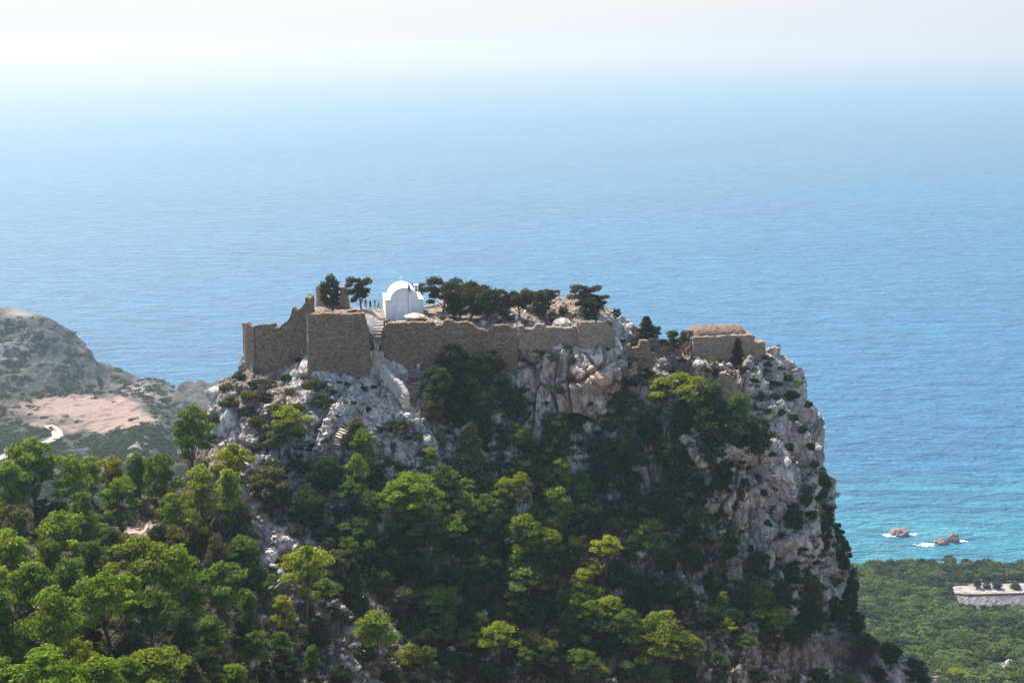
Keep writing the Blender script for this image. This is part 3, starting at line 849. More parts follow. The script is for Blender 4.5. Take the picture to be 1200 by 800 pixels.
def windswept_proto(seed, per=300, size=0.024):
    rnd = np.random.default_rng(seed)
    cl = []
    for i in range(23):
        a = rnd.uniform(0, 6.28); z = rnd.uniform(0.34, 0.92)
        x = rnd.uniform(-0.38, 0.5); y = rnd.uniform(-0.3, 0.3)
        r = rnd.uniform(0.10, 0.19)
        cl.append((x, y, z - 0.15 * abs(x), r * 1.2, r * 1.2, r * 0.62))
    return crown_mesh('windswept_crown', cl, per, size, seed, up_bias=0.5), trunk_mesh('windswept_trunk', cl, 0.7, rnd, lean=(0.15, 0))
def shrub_mesh(seed, per=170, size=0.055, n=9, name='shrub'):
    rnd = np.random.default_rng(seed)
    cl = []
    for i in range(n):
        a = i * 2.4; rr = 0.3 * math.sqrt(i / n); r = rnd.uniform(0.14, 0.27)
        cl.append((rr * math.cos(a) * 1.3, rr * math.sin(a) * 1.1, 0.25 + 0.35 * rnd.random() * (1 - rr), r, r, r * 0.75))
    return crown_mesh(name, cl, per, size, seed)

PINES = [pine_proto(100 + i, spread=0.30 + 0.03 * (i % 4), n=12 + i % 5, low=0.24 + 0.08 * (i % 3), flat=0.85 + 0.12 * (i % 3)) for i in range(8)] + [pine_proto(150 + i, spread=0.38, n=11, low=0.52, flat=0.75) for i in range(4)] + [pine_proto(170 + i, spread=0.25, n=13, low=0.16, flat=1.2) for i in range(3)]
DARKS = [round_proto(200 + i, w=0.34 + 0.03 * (i % 3)) for i in range(5)]
CONES = [cone_proto(300 + i) for i in range(3)]
WINDS = [windswept_proto(400 + i) for i in range(4)]
SHRUBS = [shrub_mesh(500 + i) for i in range(6)]

TONES = {  # leaf colours
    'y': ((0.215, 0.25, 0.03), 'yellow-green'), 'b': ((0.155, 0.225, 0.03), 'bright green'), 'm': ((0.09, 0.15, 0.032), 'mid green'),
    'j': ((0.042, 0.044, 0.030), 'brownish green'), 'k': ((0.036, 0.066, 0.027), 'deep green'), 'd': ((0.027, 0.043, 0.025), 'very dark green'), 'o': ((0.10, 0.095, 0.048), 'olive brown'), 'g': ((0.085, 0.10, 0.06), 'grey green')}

VEG = []     # records for labelling
def plant(kind, u, v, w, h, tone, pos=None):
    """kind P pine, D round evergreen, C conical, W wind-bent, S shrub; (u, v) = crown centre, w x h its size in photo pixels"""
    frac = {'P': 0.66, 'D': 0.86, 'C': 0.93, 'W': 0.55, 'S': 0.9}[kind]
    H = h / frac
    vb = v + h / 2 + (H - h) * 0.55
    p = pos or hit(u, vb)
    if p is None:
        for dv in (4, 8, 14, 22, 32):
            p = hit(u, vb + dv)
            if p is not None: break
    if p is None: return None
    m = mpp(p.y) * 1.04
    HH = H * m; WW = w * m
    names = {'P': ('pine_tree', PINES), 'D': ('evergreen_oak', DARKS), 'C': ('cypress_tree', CONES), 'W': ('juniper_tree', WINDS), 'S': ('shrub', SHRUBS)}
    nm, protos = names[kind]
    unit = {'P': 0.92, 'D': 0.98, 'C': 0.62, 'W': 1.05, 'S': 1.05}[kind]
    sx = WW / unit
    col = list(TONES[tone][0])
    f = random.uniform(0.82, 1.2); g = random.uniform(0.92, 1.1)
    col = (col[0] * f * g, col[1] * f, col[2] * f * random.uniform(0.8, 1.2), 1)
    rz = random.uniform(0, 6.28) if kind != 'W' else random.choice((0, 0.3, -0.4, 3.0))
    pr = random.choice(protos)
    if kind == 'S':
        o = bpy.data.objects.new(nm, pr); COL.objects.link(o)
        o.location = p - Vector((0, 0, HH * 0.08)); o.scale = (sx, sx, HH); o.rotation_euler = (0, 0, rz); o.color = col
        root = o
    else:
        root = empty(nm, p - Vector((0, 0, HH * 0.02)), rz); root.scale = (sx, sx, HH)
        if kind == 'W': root.rotation_euler = (random.uniform(-0.12, 0.12), random.uniform(-0.2, 0.12), rz)
        elif kind in 'PD': root.rotation_euler = (random.uniform(-0.06, 0.06), random.uniform(-0.06, 0.06), rz)
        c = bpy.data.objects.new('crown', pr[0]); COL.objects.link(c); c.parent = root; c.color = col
        t = bpy.data.objects.new('trunk', pr[1]); COL.objects.link(t); t.parent = root
    VEG.append(dict(o=root, kind=kind, tone=tone, u=u, v=v, w=w, h=h))
    return root

TREES = '''
P 42 560 66 62 b;P 18 575 44 50 b;P 88 568 50 48 b;P 107 552 40 34 b;P 136 560 36 36 y;P 143 592 50 40 b;P 164 556 38 34 m;P 194 562 42 42 m
P 229 522 44 62 m;P 276 546 44 36 y;P 238 580 52 48 b;P 270 580 42 40 b;D 318 567 60 46 o;D 381 552 46 40 d;D 364 590 54 44 d;D 280 608 38 46 g
P 203 602 40 32 b;P 100 600 42 34 m;P 70 632 66 46 b;D 14 614 48 42 o;P 20 660 64 56 b;P 133 640 32 32 m;P 168 664 72 50 b;P 212 676 56 54 b
D 255 650 32 46 o;P 288 652 52 34 m;P 260 694 60 50 m;P 358 676 52 54 b;P 335 716 30 28 y;P 70 728 70 62 b;P 10 730 54 56 m;P 128 712 62 62 b
P 35 690 56 44 b;P 85 688 56 50 m;P 180 726 56 52 m;D 215 735 40 44 k;P 246 742 52 30 m;P 292 712 34 28 m;P 58 792 84 46 b;P 182 788 76 42 b
P 120 794 64 40 b;P 5 800 54 40 b;C 224 788 32 36 g;P 276 796 44 26 b;D 206 632 32 28 o;D 186 628 30 30 k;P 310 690 36 30 m;D 150 640 30 26 o
D 235 625 36 34 o;D 60 600 40 30 k;P 60 655 44 34 m;P 110 660 40 36 m;P 150 695 44 36 b;D 100 745 44 34 k;D 155 760 46 36 k;P 225 712 40 34 b
P 10 640 34 30 b;D 240 770 40 34 k;P 40 750 44 34 m;P 300 760 36 30 m;D 290 740 34 34 d;D 305 785 34 34 d;P 90 770 46 34 y;P 150 790 40 30 b
P 339 500 44 32 y;P 328 518 30 20 g;P 427 524 40 30 b;P 418 560 34 40 b;P 410 580 28 24 m;P 419 502 28 16 g;D 384 556 50 38 d;D 357 594 50 40 d
P 480 580 58 34 b;P 432 600 44 36 m;P 424 632 46 38 m;P 504 534 18 14 y;P 517 514 16 12 y;C 550 526 38 60 o;C 569 502 24 48 k
D 530 425 50 40 d;D 560 432 50 40 d;D 512 448 40 40 k;D 546 458 50 40 d;D 578 424 32 30 d;D 588 455 32 30 d;D 506 480 34 30 o;D 530 484 38 34 d;D 602 474 36 34 d;D 566 470 36 34 k
D 552 484 30 26 g;P 607 490 28 18 m;P 606 511 32 20 m;P 588 522 26 16 g;D 622 526 28 34 d;P 652 508 42 32 k;P 620 548 48 20 k;P 657 556 30 26 b;P 678 572 30 26 m
P 651 597 42 38 b;P 608 570 26 24 y;P 594 592 48 32 m;P 625 604 38 24 b;P 520 572 42 36 m;P 480 602 54 32 m;P 540 597 36 32 b;P 570 574 32 20 m;P 567 600 42 30 m
P 625 632 42 28 b;P 645 636 32 22 b;P 440 580 28 24 k;P 775 460 34 24 y;P 800 464 60 34 b;P 830 478 52 44 k;P 846 504 58 44 k;P 800 498 52 38 k;D 790 528 60 40 d
D 836 534 50 40 d;P 862 486 34 34 m;D 860 470 30 34 o;D 890 508 38 44 d;P 727 484 38 34 k;D 672 490 28 34 d;P 655 520 44 28 k;P 702 530 38 26 k;P 735 518 24 16 m
P 800 540 28 20 m;P 787 560 42 28 k;P 682 574 30 24 m;D 710 594 20 22 o;D 717 620 30 26 o;P 760 625 38 26 b;P 745 606 18 12 b;P 822 603 28 20 m;D 700 560 40 34 d
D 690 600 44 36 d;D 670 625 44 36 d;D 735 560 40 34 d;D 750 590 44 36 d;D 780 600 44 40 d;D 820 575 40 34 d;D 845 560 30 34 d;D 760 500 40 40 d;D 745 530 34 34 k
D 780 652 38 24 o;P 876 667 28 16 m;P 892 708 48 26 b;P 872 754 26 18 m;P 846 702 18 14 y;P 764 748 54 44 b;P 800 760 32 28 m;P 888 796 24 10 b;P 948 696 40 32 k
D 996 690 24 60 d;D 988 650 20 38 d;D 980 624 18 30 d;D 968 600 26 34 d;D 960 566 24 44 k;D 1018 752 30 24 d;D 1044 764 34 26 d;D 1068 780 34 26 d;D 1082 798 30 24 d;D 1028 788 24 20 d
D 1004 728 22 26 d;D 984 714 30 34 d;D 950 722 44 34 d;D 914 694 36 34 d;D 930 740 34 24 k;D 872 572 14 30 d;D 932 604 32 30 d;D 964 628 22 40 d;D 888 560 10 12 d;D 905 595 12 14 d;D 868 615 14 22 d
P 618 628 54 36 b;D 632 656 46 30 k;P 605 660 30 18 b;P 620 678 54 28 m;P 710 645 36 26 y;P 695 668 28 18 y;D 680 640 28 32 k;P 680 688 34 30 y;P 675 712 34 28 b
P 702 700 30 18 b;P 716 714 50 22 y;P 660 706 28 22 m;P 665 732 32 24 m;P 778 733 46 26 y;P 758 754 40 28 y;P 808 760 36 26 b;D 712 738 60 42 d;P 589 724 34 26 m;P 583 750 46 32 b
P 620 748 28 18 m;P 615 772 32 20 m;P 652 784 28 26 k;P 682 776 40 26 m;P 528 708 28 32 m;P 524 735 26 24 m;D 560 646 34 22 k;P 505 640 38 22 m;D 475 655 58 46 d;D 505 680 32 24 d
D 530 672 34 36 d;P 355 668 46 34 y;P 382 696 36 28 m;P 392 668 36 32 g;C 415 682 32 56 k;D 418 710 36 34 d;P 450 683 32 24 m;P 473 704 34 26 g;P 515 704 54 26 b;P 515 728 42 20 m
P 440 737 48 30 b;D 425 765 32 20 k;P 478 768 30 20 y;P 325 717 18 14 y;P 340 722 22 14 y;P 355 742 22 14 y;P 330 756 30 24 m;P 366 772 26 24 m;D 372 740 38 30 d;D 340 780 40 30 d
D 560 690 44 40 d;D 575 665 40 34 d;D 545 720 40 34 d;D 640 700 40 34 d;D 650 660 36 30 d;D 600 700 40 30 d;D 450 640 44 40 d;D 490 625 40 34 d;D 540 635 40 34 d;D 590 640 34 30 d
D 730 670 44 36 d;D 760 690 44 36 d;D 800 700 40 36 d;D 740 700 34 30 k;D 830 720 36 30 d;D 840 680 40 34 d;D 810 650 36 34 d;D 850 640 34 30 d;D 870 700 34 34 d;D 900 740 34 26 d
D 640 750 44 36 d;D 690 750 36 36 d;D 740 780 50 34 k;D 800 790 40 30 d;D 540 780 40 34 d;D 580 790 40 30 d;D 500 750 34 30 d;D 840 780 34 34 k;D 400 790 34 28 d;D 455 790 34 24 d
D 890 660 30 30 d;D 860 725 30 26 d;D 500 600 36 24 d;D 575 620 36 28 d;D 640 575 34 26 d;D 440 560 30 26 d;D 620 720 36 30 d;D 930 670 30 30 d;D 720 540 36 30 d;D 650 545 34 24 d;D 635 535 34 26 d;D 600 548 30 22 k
P 1000 800 30 14 m;D 960 790 30 16 k;P 550 750 30 22 m;P 700 790 34 20 b;P 770 790 34 22 m;P 850 735 24 16 y;P 912 722 30 16 b;P 740 640 26 18 k;P 810 630 28 18 k;P 790 690 30 20 k;P 640 560 26 18 m
P 460 592 40 30 b;P 500 588 40 30 b;P 505 612 38 28 m;P 545 580 32 26 b;P 590 578 34 24 y;P 610 596 34 26 b;P 635 588 30 24 m;P 665 604 30 26 b;P 580 615 36 26 m;P 452 632 38 30 m;P 530 622 34 26 b
P 600 632 34 24 b;P 650 620 34 22 y;P 470 620 36 26 k;P 412 648 34 28 m;P 395 632 30 26 k;P 560 662 32 22 m;P 690 720 34 26 b;P 735 728 34 24 m;P 745 762 34 26 b;P 560 735 34 26 m;P 605 715 32 22 m;P 640 765 32 24 b;P 500 772 32 24 m
'''
PLATEAU = '''
D 390 339 34 36 d 366;W 423 334 32 24 j 362;W 488 337 28 10 j 360;W 520 334 42 20 j 366;W 540 345 42 34 j 374;D 533 352 26 24 j 374;D 572 350 44 32 j 376;W 560 338 46 22 j 364;W 590 350 26 24 j 370;W 608 343 28 16 j 371;D 637 350 26 28 j 374
W 626 343 28 14 j 362;W 552 354 34 26 d 376;W 684 339 38 13 j 366;D 690 357 32 24 d 378;W 700 351 28 14 j 368;W 645 343 20 10 j 356;D 722 366 14 12 d 374;C 757 372 26 28 d 388;W 764 379 20 14 d 392;D 776 388 14 8 d 393;W 795 393 20 13 d 419;D 786 392 16 10 d 397
C 864 411 16 28 d 428;D 660 364 16 9 j 370;D 712 380 16 10 o 388;D 590 365 22 16 k 374;D 972 412 10 8 d 420
'''
for rec in TREES.replace('\n', ';').split(';'):
    if rec.strip():
        k_, u_, v_, w_, h_, t_ = rec.split()
        gr = 1.26 if (float(u_) < 320 and float(v_) > 590) else (1.24 if k_ == 'P' else 1.12)
        plant(k_, float(u_), float(v_), float(w_) * gr, float(h_) * gr, t_)
for rec in PLATEAU.replace('\n', ';').split(';'):
    if rec.strip():
        k_, u_, v_, w_, h_, t_, vb_ = rec.split()
        u_, v_, w_, h_, vb_ = map(float, (u_, v_, w_, h_, vb_))
        p_ = hit(u_, vb_) or hit(u_, vb_ + 5) or hit(u_, vb_ + 12)
        if p_ is None: continue
        o_ = plant(k_, u_, v_, w_, h_, t_, pos=p_)
        # height so that the crown reaches the height it has in the photo
        o_.scale[2] = max(1.2, (vb_ - (v_ - h_ / 2)) * mpp(p_.y) * 1.04 / 0.97)

# shrubs clinging to ledges and crevices
SHR = '''267 467 28 20 k;293 459 26 20 o;251 488 26 18 d;301 491 24 18 k;323 475 22 14 o;347 475 26 18 k;371 448 30 22 d;379 467 30 26 k;427 453 9 8 d;467 493 34 28 o;483 509 28 16 d;280 437 20 14 k;300 446 24 14 d
312 462 20 14 k;262 452 16 12 o;246 508 18 14 k;290 478 22 14 d;310 505 24 18 o;330 488 18 12 k;352 505 20 14 k;364 520 20 16 d;372 500 18 12 d;395 485 12 8 k;407 448 10 8 d;438 452 10 8 k;450 445 9 7 d;415 470 9 7 k
432 478 10 8 d;445 500 16 12 k;405 470 8 6 o;398 446 8 6 k;420 440 8 6 d;390 458 12 10 d;340 455 14 10 o;335 440 16 12 d;318 446 14 10 o;356 441 10 8 k;300 520 22 16 k;322 540 24 18 k;345 540 22 18 o;360 548 22 18 d
648 418 16 12 d;668 440 12 16 d;672 420 10 12 d;655 452 14 18 d;630 410 14 10 o;665 405 10 8 d;712 408 8 8 d;690 470 12 12 k;716 460 10 8 d;730 455 18 16 d;742 420 14 10 k;752 428 22 18 d;764 436 24 20 d;776 446 24 18 k
740 446 20 18 d;785 430 18 14 d;800 420 12 8 k;812 426 10 8 d;826 430 14 10 d;838 436 12 8 k;850 440 14 12 k;872 430 16 12 d;884 444 14 14 d;896 432 16 12 k;910 446 18 16 d;922 440 18 14 k;936 446 14 16 b;928 460 22 18 d
908 462 16 18 d;892 460 12 20 d;948 470 10 16 d;930 486 14 14 d;915 480 12 16 d;940 500 14 20 d;925 520 12 20 d;950 520 12 18 d;955 540 12 16 k;905 530 10 14 d;880 530 12 14 d;895 575 10 16 d;910 570 10 12 d;918 560 8 10 d;876 546 9 10 d
862 590 10 18 d;900 610 12 16 d;915 625 10 12 d;880 640 10 14 d;940 640 14 14 d;955 655 12 14 d;930 655 10 12 d;945 580 16 30 d;925 590 16 18 d;950 600 16 24 d;975 590 10 20 d;968 560 12 30 d;900 650 10 10 k;952 676 14 14 d;912 652 10 12 d
330 610 16 10 k;300 625 14 12 o;346 625 14 10 k;340 645 12 10 d;318 648 12 10 k;370 610 20 16 d;396 600 20 16 d;405 620 22 18 k;385 630 20 16 d;375 650 18 14 d;440 545 14 10 d;455 540 18 12 o;470 545 18 14 k;490 555 18 14 d;460 520 16 12 o
495 530 14 12 k;520 545 16 12 d;580 545 18 12 k;560 565 16 10 d;590 560 14 10 o;735 575 14 10 d;768 565 14 12 d;700 505 16 12 d;680 515 16 14 d;770 405 10 6 o;745 400 10 6 k;730 398 9 6 o;782 402 12 7 k;756 410 12 6 o;700 398 7 5 k
402 368 8 4 d;505 368 10 6 j;518 371 9 5 o;560 374 9 5 o;598 372 12 7 j;615 376 10 6 o;648 374 9 6 j;668 372 10 6 o;498 374 8 5 d;740 402 12 8 d;752 405 12 8 k;763 408 10 8 d;412 364 14 6 o;375 366 10 6 o;455 376 8 4 d;462 377 8 4 k;470 377 7 4 k;650 365 14 8 o;585 375 8 5 o;530 372 12 6 o;362 400 10 14 m;357 408 8 10 k;350 420 12 10 d;960 440 12 8 d;900 424 12 10 d;915 430 14 10 d
600 500 20 14 d;640 490 20 14 d;625 470 14 10 k;610 455 18 12 d;640 470 12 10 k;700 485 14 14 d;715 500 18 12 k;660 580 16 10 d;860 455 12 10 o;882 475 14 12 k;870 500 16 14 d;900 480 10 12 d;866 520 12 12 k;842 600 16 20 d;850 620 18 18 k'''
for rec in SHR.replace('\n', ';').split(';'):
    if rec.strip():
        u_, v_, w_, h_, t_ = rec.split()
        plant('S', float(u_), float(v_), float(w_), float(h_), t_)

# undergrowth: low scrub nobody could count
def scatter(name, samples, bvh, size_rng, per, leaf, tonec, label, cat, seed, sink=0.2, squash=0.6):
    rnd = np.random.default_rng(seed)
    VV, QQ, TT = [], [], []
    off = 0
    base = []
    for i in range(8):
        cl = [(0, 0, 0.3, 0.45, 0.45, 0.35), (0.3, 0.1, 0.25, 0.3, 0.3, 0.25), (-0.25, 0.2, 0.35, 0.3, 0.3, 0.3), (0.0, -0.3, 0.2, 0.3, 0.3, 0.22)]
        base.append(leaf_cloud(cl, per, leaf, rnd))
    for (u, v) in samples:
        p = hit(u, v, bvh)
        if p is None: continue
        s = rnd.uniform(*size_rng)
        Vv, Q, T = base[rnd.integers(8)]
        a = rnd.uniform(0, 6.28); ca, sa = math.cos(a), math.sin(a)
        Vr = np.stack([Vv[:, 0] * ca - Vv[:, 1] * sa, Vv[:, 0] * sa + Vv[:, 1] * ca, Vv[:, 2] * squash * 1.3], 1) * s
        VV.append(Vr + np.array([p.x, p.y, p.z - sink * s * 0.5])); QQ.append(Q + off); TT.append(np.clip(T + rnd.uniform(-0.3, 0.3), 0, 1)); off += len(Vv)
    if not VV: return None
    me = np_mesh(name, np.concatenate(VV), np.concatenate(QQ), M_LEAF)
    add_attr(me, 'tint', np.concatenate(TT))
    o = link(name, me); o.color = (*tonec, 1)
    return tag(o, label, cat, kind='stuff')
def sample(n, boxes, seed, mask=None):
    rnd = np.random.default_rng(seed); out = []
    areas = np.array([(b[2] - b[0]) * (b[3] - b[1]) * b[4] for b in boxes], float); areas /= areas.sum()
    while len(out) < n:
        b = boxes[rnd.choice(len(boxes), p=areas)]
        u, v = rnd.uniform(b[0], b[2]), rnd.uniform(b[1], b[3])
        if mask is None or mask(u, v, rnd): out.append((u, v))
    return out
def bare(u, v):       # places the photo shows as bare rock or path
    for (a, b, ra, rb) in ((415, 465, 50, 36), (325, 625, 34, 30), (900, 600, 48, 70), (670, 440, 55, 45), (165, 622, 24, 12), (330, 700, 24, 36), (770, 545, 26, 30), (485, 490, 40, 26), (720, 385, 70, 22), (590, 370, 120, 16),
                           (400, 765, 40, 40), (480, 520, 30, 24), (700, 700, 14, 12), (740, 690, 18, 24), (960, 770, 50, 22), (940, 490, 30, 50), (820, 770, 22, 24), (620, 735, 20, 14), (275, 480, 40, 50), (340, 420, 90, 60), (460, 380, 60, 30)):
        if ((u - a) / ra) ** 2 + ((v - b) / rb) ** 2 < 1: return True
    return False
scatter('undergrowth', sample(3700, [(-20, 590, 330, 820, 1.2), (300, 540, 1000, 820, 1.2), (480, 420, 900, 560, 0.7), (230, 440, 480, 560, 0.4)], 5, lambda u, v, r: not bare(u, v)),
        BVH, (0.8, 2.3), 25, 0.088, (0.033, 0.048, 0.024), 'low dark scrub between the pines on the rock slope', 'scrub', 6)
scatter('dry_scrub', sample(900, [(230, 440, 480, 600, 1.5), (480, 350, 800, 420, 1.0), (300, 560, 1000, 800, 0.3), (840, 420, 980, 700, 0.5)], 8),
        BVH, (0.35, 0.95), 26, 0.09, (0.11, 0.10, 0.055), 'small dry tufts dotted over the bare rock', 'scrub', 9)
def field_mask(u, v, r):
    if ((u - 100) / 80) ** 2 + ((v - 484) / 23) ** 2 < 1: return r.random() < 0.03
    if v < 455 and r.random() < 0.4: return False
    if u < 75 and abs(v - np.interp(u, [-20, 10, 35, 58, 68], [545, 533, 525, 517, 508])) < 7: return False
    if fbm(np.array([u / 14.0]), np.array([v / 8.0]), np.array([0.2]), 3, 3)[0] < -0.12: return False
    return True
scatter('valley_scrub', sample(5000, [(-20, 372, 250, 600, 1.0), (-20, 500, 250, 600, 1.2)], 15, field_mask), LBVH, (1.2, 6.0), 12, 0.15, (0.032, 0.045, 0.032), 'hazy scrub and small trees covering the far valley', 'scrub', 16, squash=0.5)

# wooded coast: a far-off wood, plus its nearest crowns one by one
def coast_mask(u, v, r):
    if 1128 < u < 1230 and 682 < v < 724 and v > 680: return False
    if ((u - 1172) / 16) ** 2 + ((v - 784) / 9) ** 2 < 1: return False
    return True
def forest(name, samples, bvh, rng_s, per, leaf, tonec, label, seed):
    rnd = np.random.default_rng(seed)
    base = []
    for i in range(8):
        cl = []
        for j in range(7):
            a = j * 2.4 + i; rr = 0.32 * math.sqrt(j / 7)
            cl.append((rr * math.cos(a), rr * math.sin(a), 0.55 + 0.2 * rnd.random() * (1 - rr), 0.24, 0.24, 0.2))
        base.append(leaf_cloud(cl, per, leaf, rnd))
    VV, QQ, TT = [], [], []; off = 0
    for (u, v) in samples:
        p = hit(u, v, bvh)
        if p is None: continue
        s = rnd.uniform(*rng_s)
        Vv, Q, T = base[rnd.integers(8)]
        sh = rnd.uniform(-0.35, 0.35)
        VV.append(Vv * np.array([s, s, s * 0.8]) + np.array([p.x, p.y, p.z - 0.3])); QQ.append(Q + off); TT.append(np.clip(T + sh, 0, 1)); off += len(Vv)
    me = np_mesh(name, np.concatenate(VV), np.concatenate(QQ), M_LEAF)
    add_attr(me, 'tint', np.concatenate(TT))
    o = link(name, me); o.color = (*tonec, 1)
    return tag(o, label, 'wood', kind='stuff')
def patchy(th, seed, inv=False):
    def f(u, v, r):
        n = fbm(np.array([u / 26.0]), np.array([v / 13.0]), np.array([0.5]), 3, seed)[0]
        return coast_mask(u, v, r) and ((n < th) if inv else (n > th))
    return f
forest('coastal_forest', sample(1700, [(985, 666, 1215, 740, 2.0), (985, 740, 1215, 820, 1.0)], 25, patchy(0.12, 90, True)), CBVH, (3.5, 9.0), 18, 0.115, (0.060, 0.092, 0.038), 'hazy pine wood covering the low coast beside the bay', 26)
forest('dark_forest', sample(800, [(985, 666, 1215, 740, 2.0), (985, 740, 1215, 820, 1.0)], 27, patchy(0.02, 90)), CBVH, (4.0, 8.5), 18, 0.115, (0.028, 0.05, 0.032), 'darker tree clumps mixed through the coastal wood', 28)
def veg_far(u, v, w, h, tone):
    p = hit(u, v + h * 0.6, CBVH)
    if p is None: return
    plant('P', u, v, w, h, tone, pos=p)
rr_ = np.random.default_rng(33)
for i in range(34):
    row = i // 12
    u0 = 1030 + (i % 12) * 15 + rr_.uniform(-4, 4) + row * 5; v0 = 744 + row * 19 + rr_.uniform(-5, 5)
    if u0 > 1208 or (abs(u0 - 1172) < 20 and abs(v0 - 780) < 14): continue
    if v0 > 745 + (u0 - 1000) * -0.02 and u0 < 1010 + (v0 - 700) * 0.9: continue
    veg_far(u0, v0, rr_.uniform(15, 22), rr_.uniform(10, 15), rr_.choice(['m', 'g', 'm', 'k']))
veg_far(1122, 795, 42, 16, 'y')
for (a, b, w) in ((1138, 722, 16), (1152, 724, 14), (1166, 722, 18), (1180, 726, 16), (1193, 724, 18), (1128, 706, 16), (1133, 694, 12), (1145, 684, 12), (1168, 686, 14), (1190, 688, 16), (1156, 687, 10)):
    p_ = PV(a, b + 4, 629.0 if b > 700 else 657.0)
    g_ = drop(p_.x, p_.y, 300, CBVH)
    if b > 700 and g_ is not None: p_ = Vector((p_.x, p_.y, g_.z + 1.0))
    plant('D', a, b, w * 1.2, 10, 'k', pos=p_)
for (a, b, w) in ((1022, 668, 14), (1040, 668, 14), (1058, 667, 14), (1090, 661, 20), (1112, 657, 20), (1130, 660, 16), (1150, 662, 18), (1180, 668, 20)):
    veg_far(a, b, w, 8, 'k')

# ------------------------------------------------------------------ castle walls
def wall(name, secs, mat, thick=1.4, seed=0, parent=None, ragged=0.35, step=0.3, down=1.5):
    """secs: (u, v_top, v_base, distance); a ragged masonry wall with real thickness following those corners"""
    rnd = np.random.default_rng(seed)
    pts = []
    for (u, vt, vb, Y) in secs:
        t = PV(u, vt, Y); b = PV(u, vb, Y)
        pts.append((t.x, Y, t.z, b.z - down))
    pts = np.array(pts)
    seg = np.hypot(np.diff(pts[:, 0]), np.diff(pts[:, 1])); L = np.concatenate([[0], np.cumsum(seg)])
    n = max(3, int(L[-1] / step))
    s = np.linspace(0, L[-1], n + 1)
    cx, cy, zt, zb = (np.interp(s, L, pts[:, i]) for i in range(4))
    dx, dy = np.gradient(cx), np.gradient(cy); l = np.hypot(dx, dy); nx, ny = -dy / l, dx / l     # points away from the viewer for left-to-right runs
    rows = 14
    V_, F_ = [], []
    nb_ = int(L[-1] / 0.9) + 2
    lev = rnd.choice([-1.0, -0.6, -0.25, 0.0, 0.0, 0.15, 0.4], nb_ + 1) * ragged * 1.3
    cut = np.cumsum(rnd.uniform(0.4, 1.9, nb_)); 
    zt = zt + lev[np.searchsorted(cut, s)] + 0.05 * rnd.normal(size=n + 1)
    idx = {}
    for side, off in ((0, 0.0), (1, thick)):
        for i in range(n + 1):
            for j in range(rows + 1):
                z = zb[i] + (zt[i] - zb[i]) * j / rows
                j_ = 0.07 * rnd.normal() if 0 < j else 0
                o = off + j_ * (1 if side == 0 else -1) + (0.25 * (1 - j / rows) * (-1 if side == 0 else 1))
                idx[side, i, j] = len(V_)
                V_.append((cx[i] + nx[i] * o, cy[i] + ny[i] * o, z + (rnd.normal() * 0.08 if 0 < j < rows else 0)))
    for i in range(n):
        for j in range(rows):
            F_.append((idx[0, i, j], idx[0, i + 1, j], idx[0, i + 1, j + 1], idx[0, i, j + 1]))
            F_.append((idx[1, i + 1, j], idx[1, i, j], idx[1, i, j + 1], idx[1, i + 1, j + 1]))
        F_.append((idx[0, i, rows], idx[0, i + 1, rows], idx[1, i + 1, rows], idx[1, i, rows]))
        F_.append((idx[0, i + 1, 0], idx[0, i, 0], idx[1, i, 0], idx[1, i + 1, 0]))
    for i in (0, n):
        for j in range(rows):
            q = (idx[0, i, j], idx[0, i, j + 1], idx[1, i, j + 1], idx[1, i, j])
            F_.append(q if i == 0 else q[::-1])
    return mesh_obj(name, V_, F_, mat, parent)

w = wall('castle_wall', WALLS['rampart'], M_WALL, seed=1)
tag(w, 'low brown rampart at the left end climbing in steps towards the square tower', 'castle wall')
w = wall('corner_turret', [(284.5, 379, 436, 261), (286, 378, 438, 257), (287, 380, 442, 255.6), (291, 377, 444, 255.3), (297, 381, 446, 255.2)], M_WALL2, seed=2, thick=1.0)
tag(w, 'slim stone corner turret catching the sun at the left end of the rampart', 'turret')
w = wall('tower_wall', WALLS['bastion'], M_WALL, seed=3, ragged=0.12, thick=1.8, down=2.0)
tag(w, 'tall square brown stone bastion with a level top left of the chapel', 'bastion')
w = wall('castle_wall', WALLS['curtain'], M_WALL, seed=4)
tag(w, 'long dark curtain wall below the white chapel, its base hidden by trees', 'castle wall')
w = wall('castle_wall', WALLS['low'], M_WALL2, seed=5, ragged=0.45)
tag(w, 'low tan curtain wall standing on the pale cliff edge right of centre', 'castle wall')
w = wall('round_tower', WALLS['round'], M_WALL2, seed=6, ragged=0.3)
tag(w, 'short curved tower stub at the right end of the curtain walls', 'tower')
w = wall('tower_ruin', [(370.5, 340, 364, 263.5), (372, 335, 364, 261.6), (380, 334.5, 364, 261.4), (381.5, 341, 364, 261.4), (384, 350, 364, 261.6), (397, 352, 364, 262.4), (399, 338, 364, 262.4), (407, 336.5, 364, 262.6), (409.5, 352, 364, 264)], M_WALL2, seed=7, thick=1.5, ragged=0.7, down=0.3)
tag(w, 'sunlit ochre masonry ruin behind the left tree on the summit', 'ruin')
w = wall('parapet_wall', [(457, 377, 380, 254), (500, 377.5, 381, 254), (516, 377, 381, 254)], M_STEP, seed=9, thick=0.8, ragged=0.15, down=0.8)
tag(w, 'low pale parapet along the terrace in front of the chapel', 'wall')
w = wall('retaining_wall', [(446, 427, 434, 245.5), (458, 440, 450, 243.5), (468, 450, 462, 242), (474, 462, 472, 240.5)], M_STEP, seed=10, thick=0.9, ragged=0.0, down=1.0)
tag(w, 'pale sloping retaining wall beside the upper stairway', 'wall')
w = wall('terrace_wall', [(735, 404, 424, 253.5), (748, 402, 424, 253.5), (760, 402, 420, 253.8), (768, 406, 416, 254.5)], M_WALL, seed=12, thick=1.2, ragged=1.0)
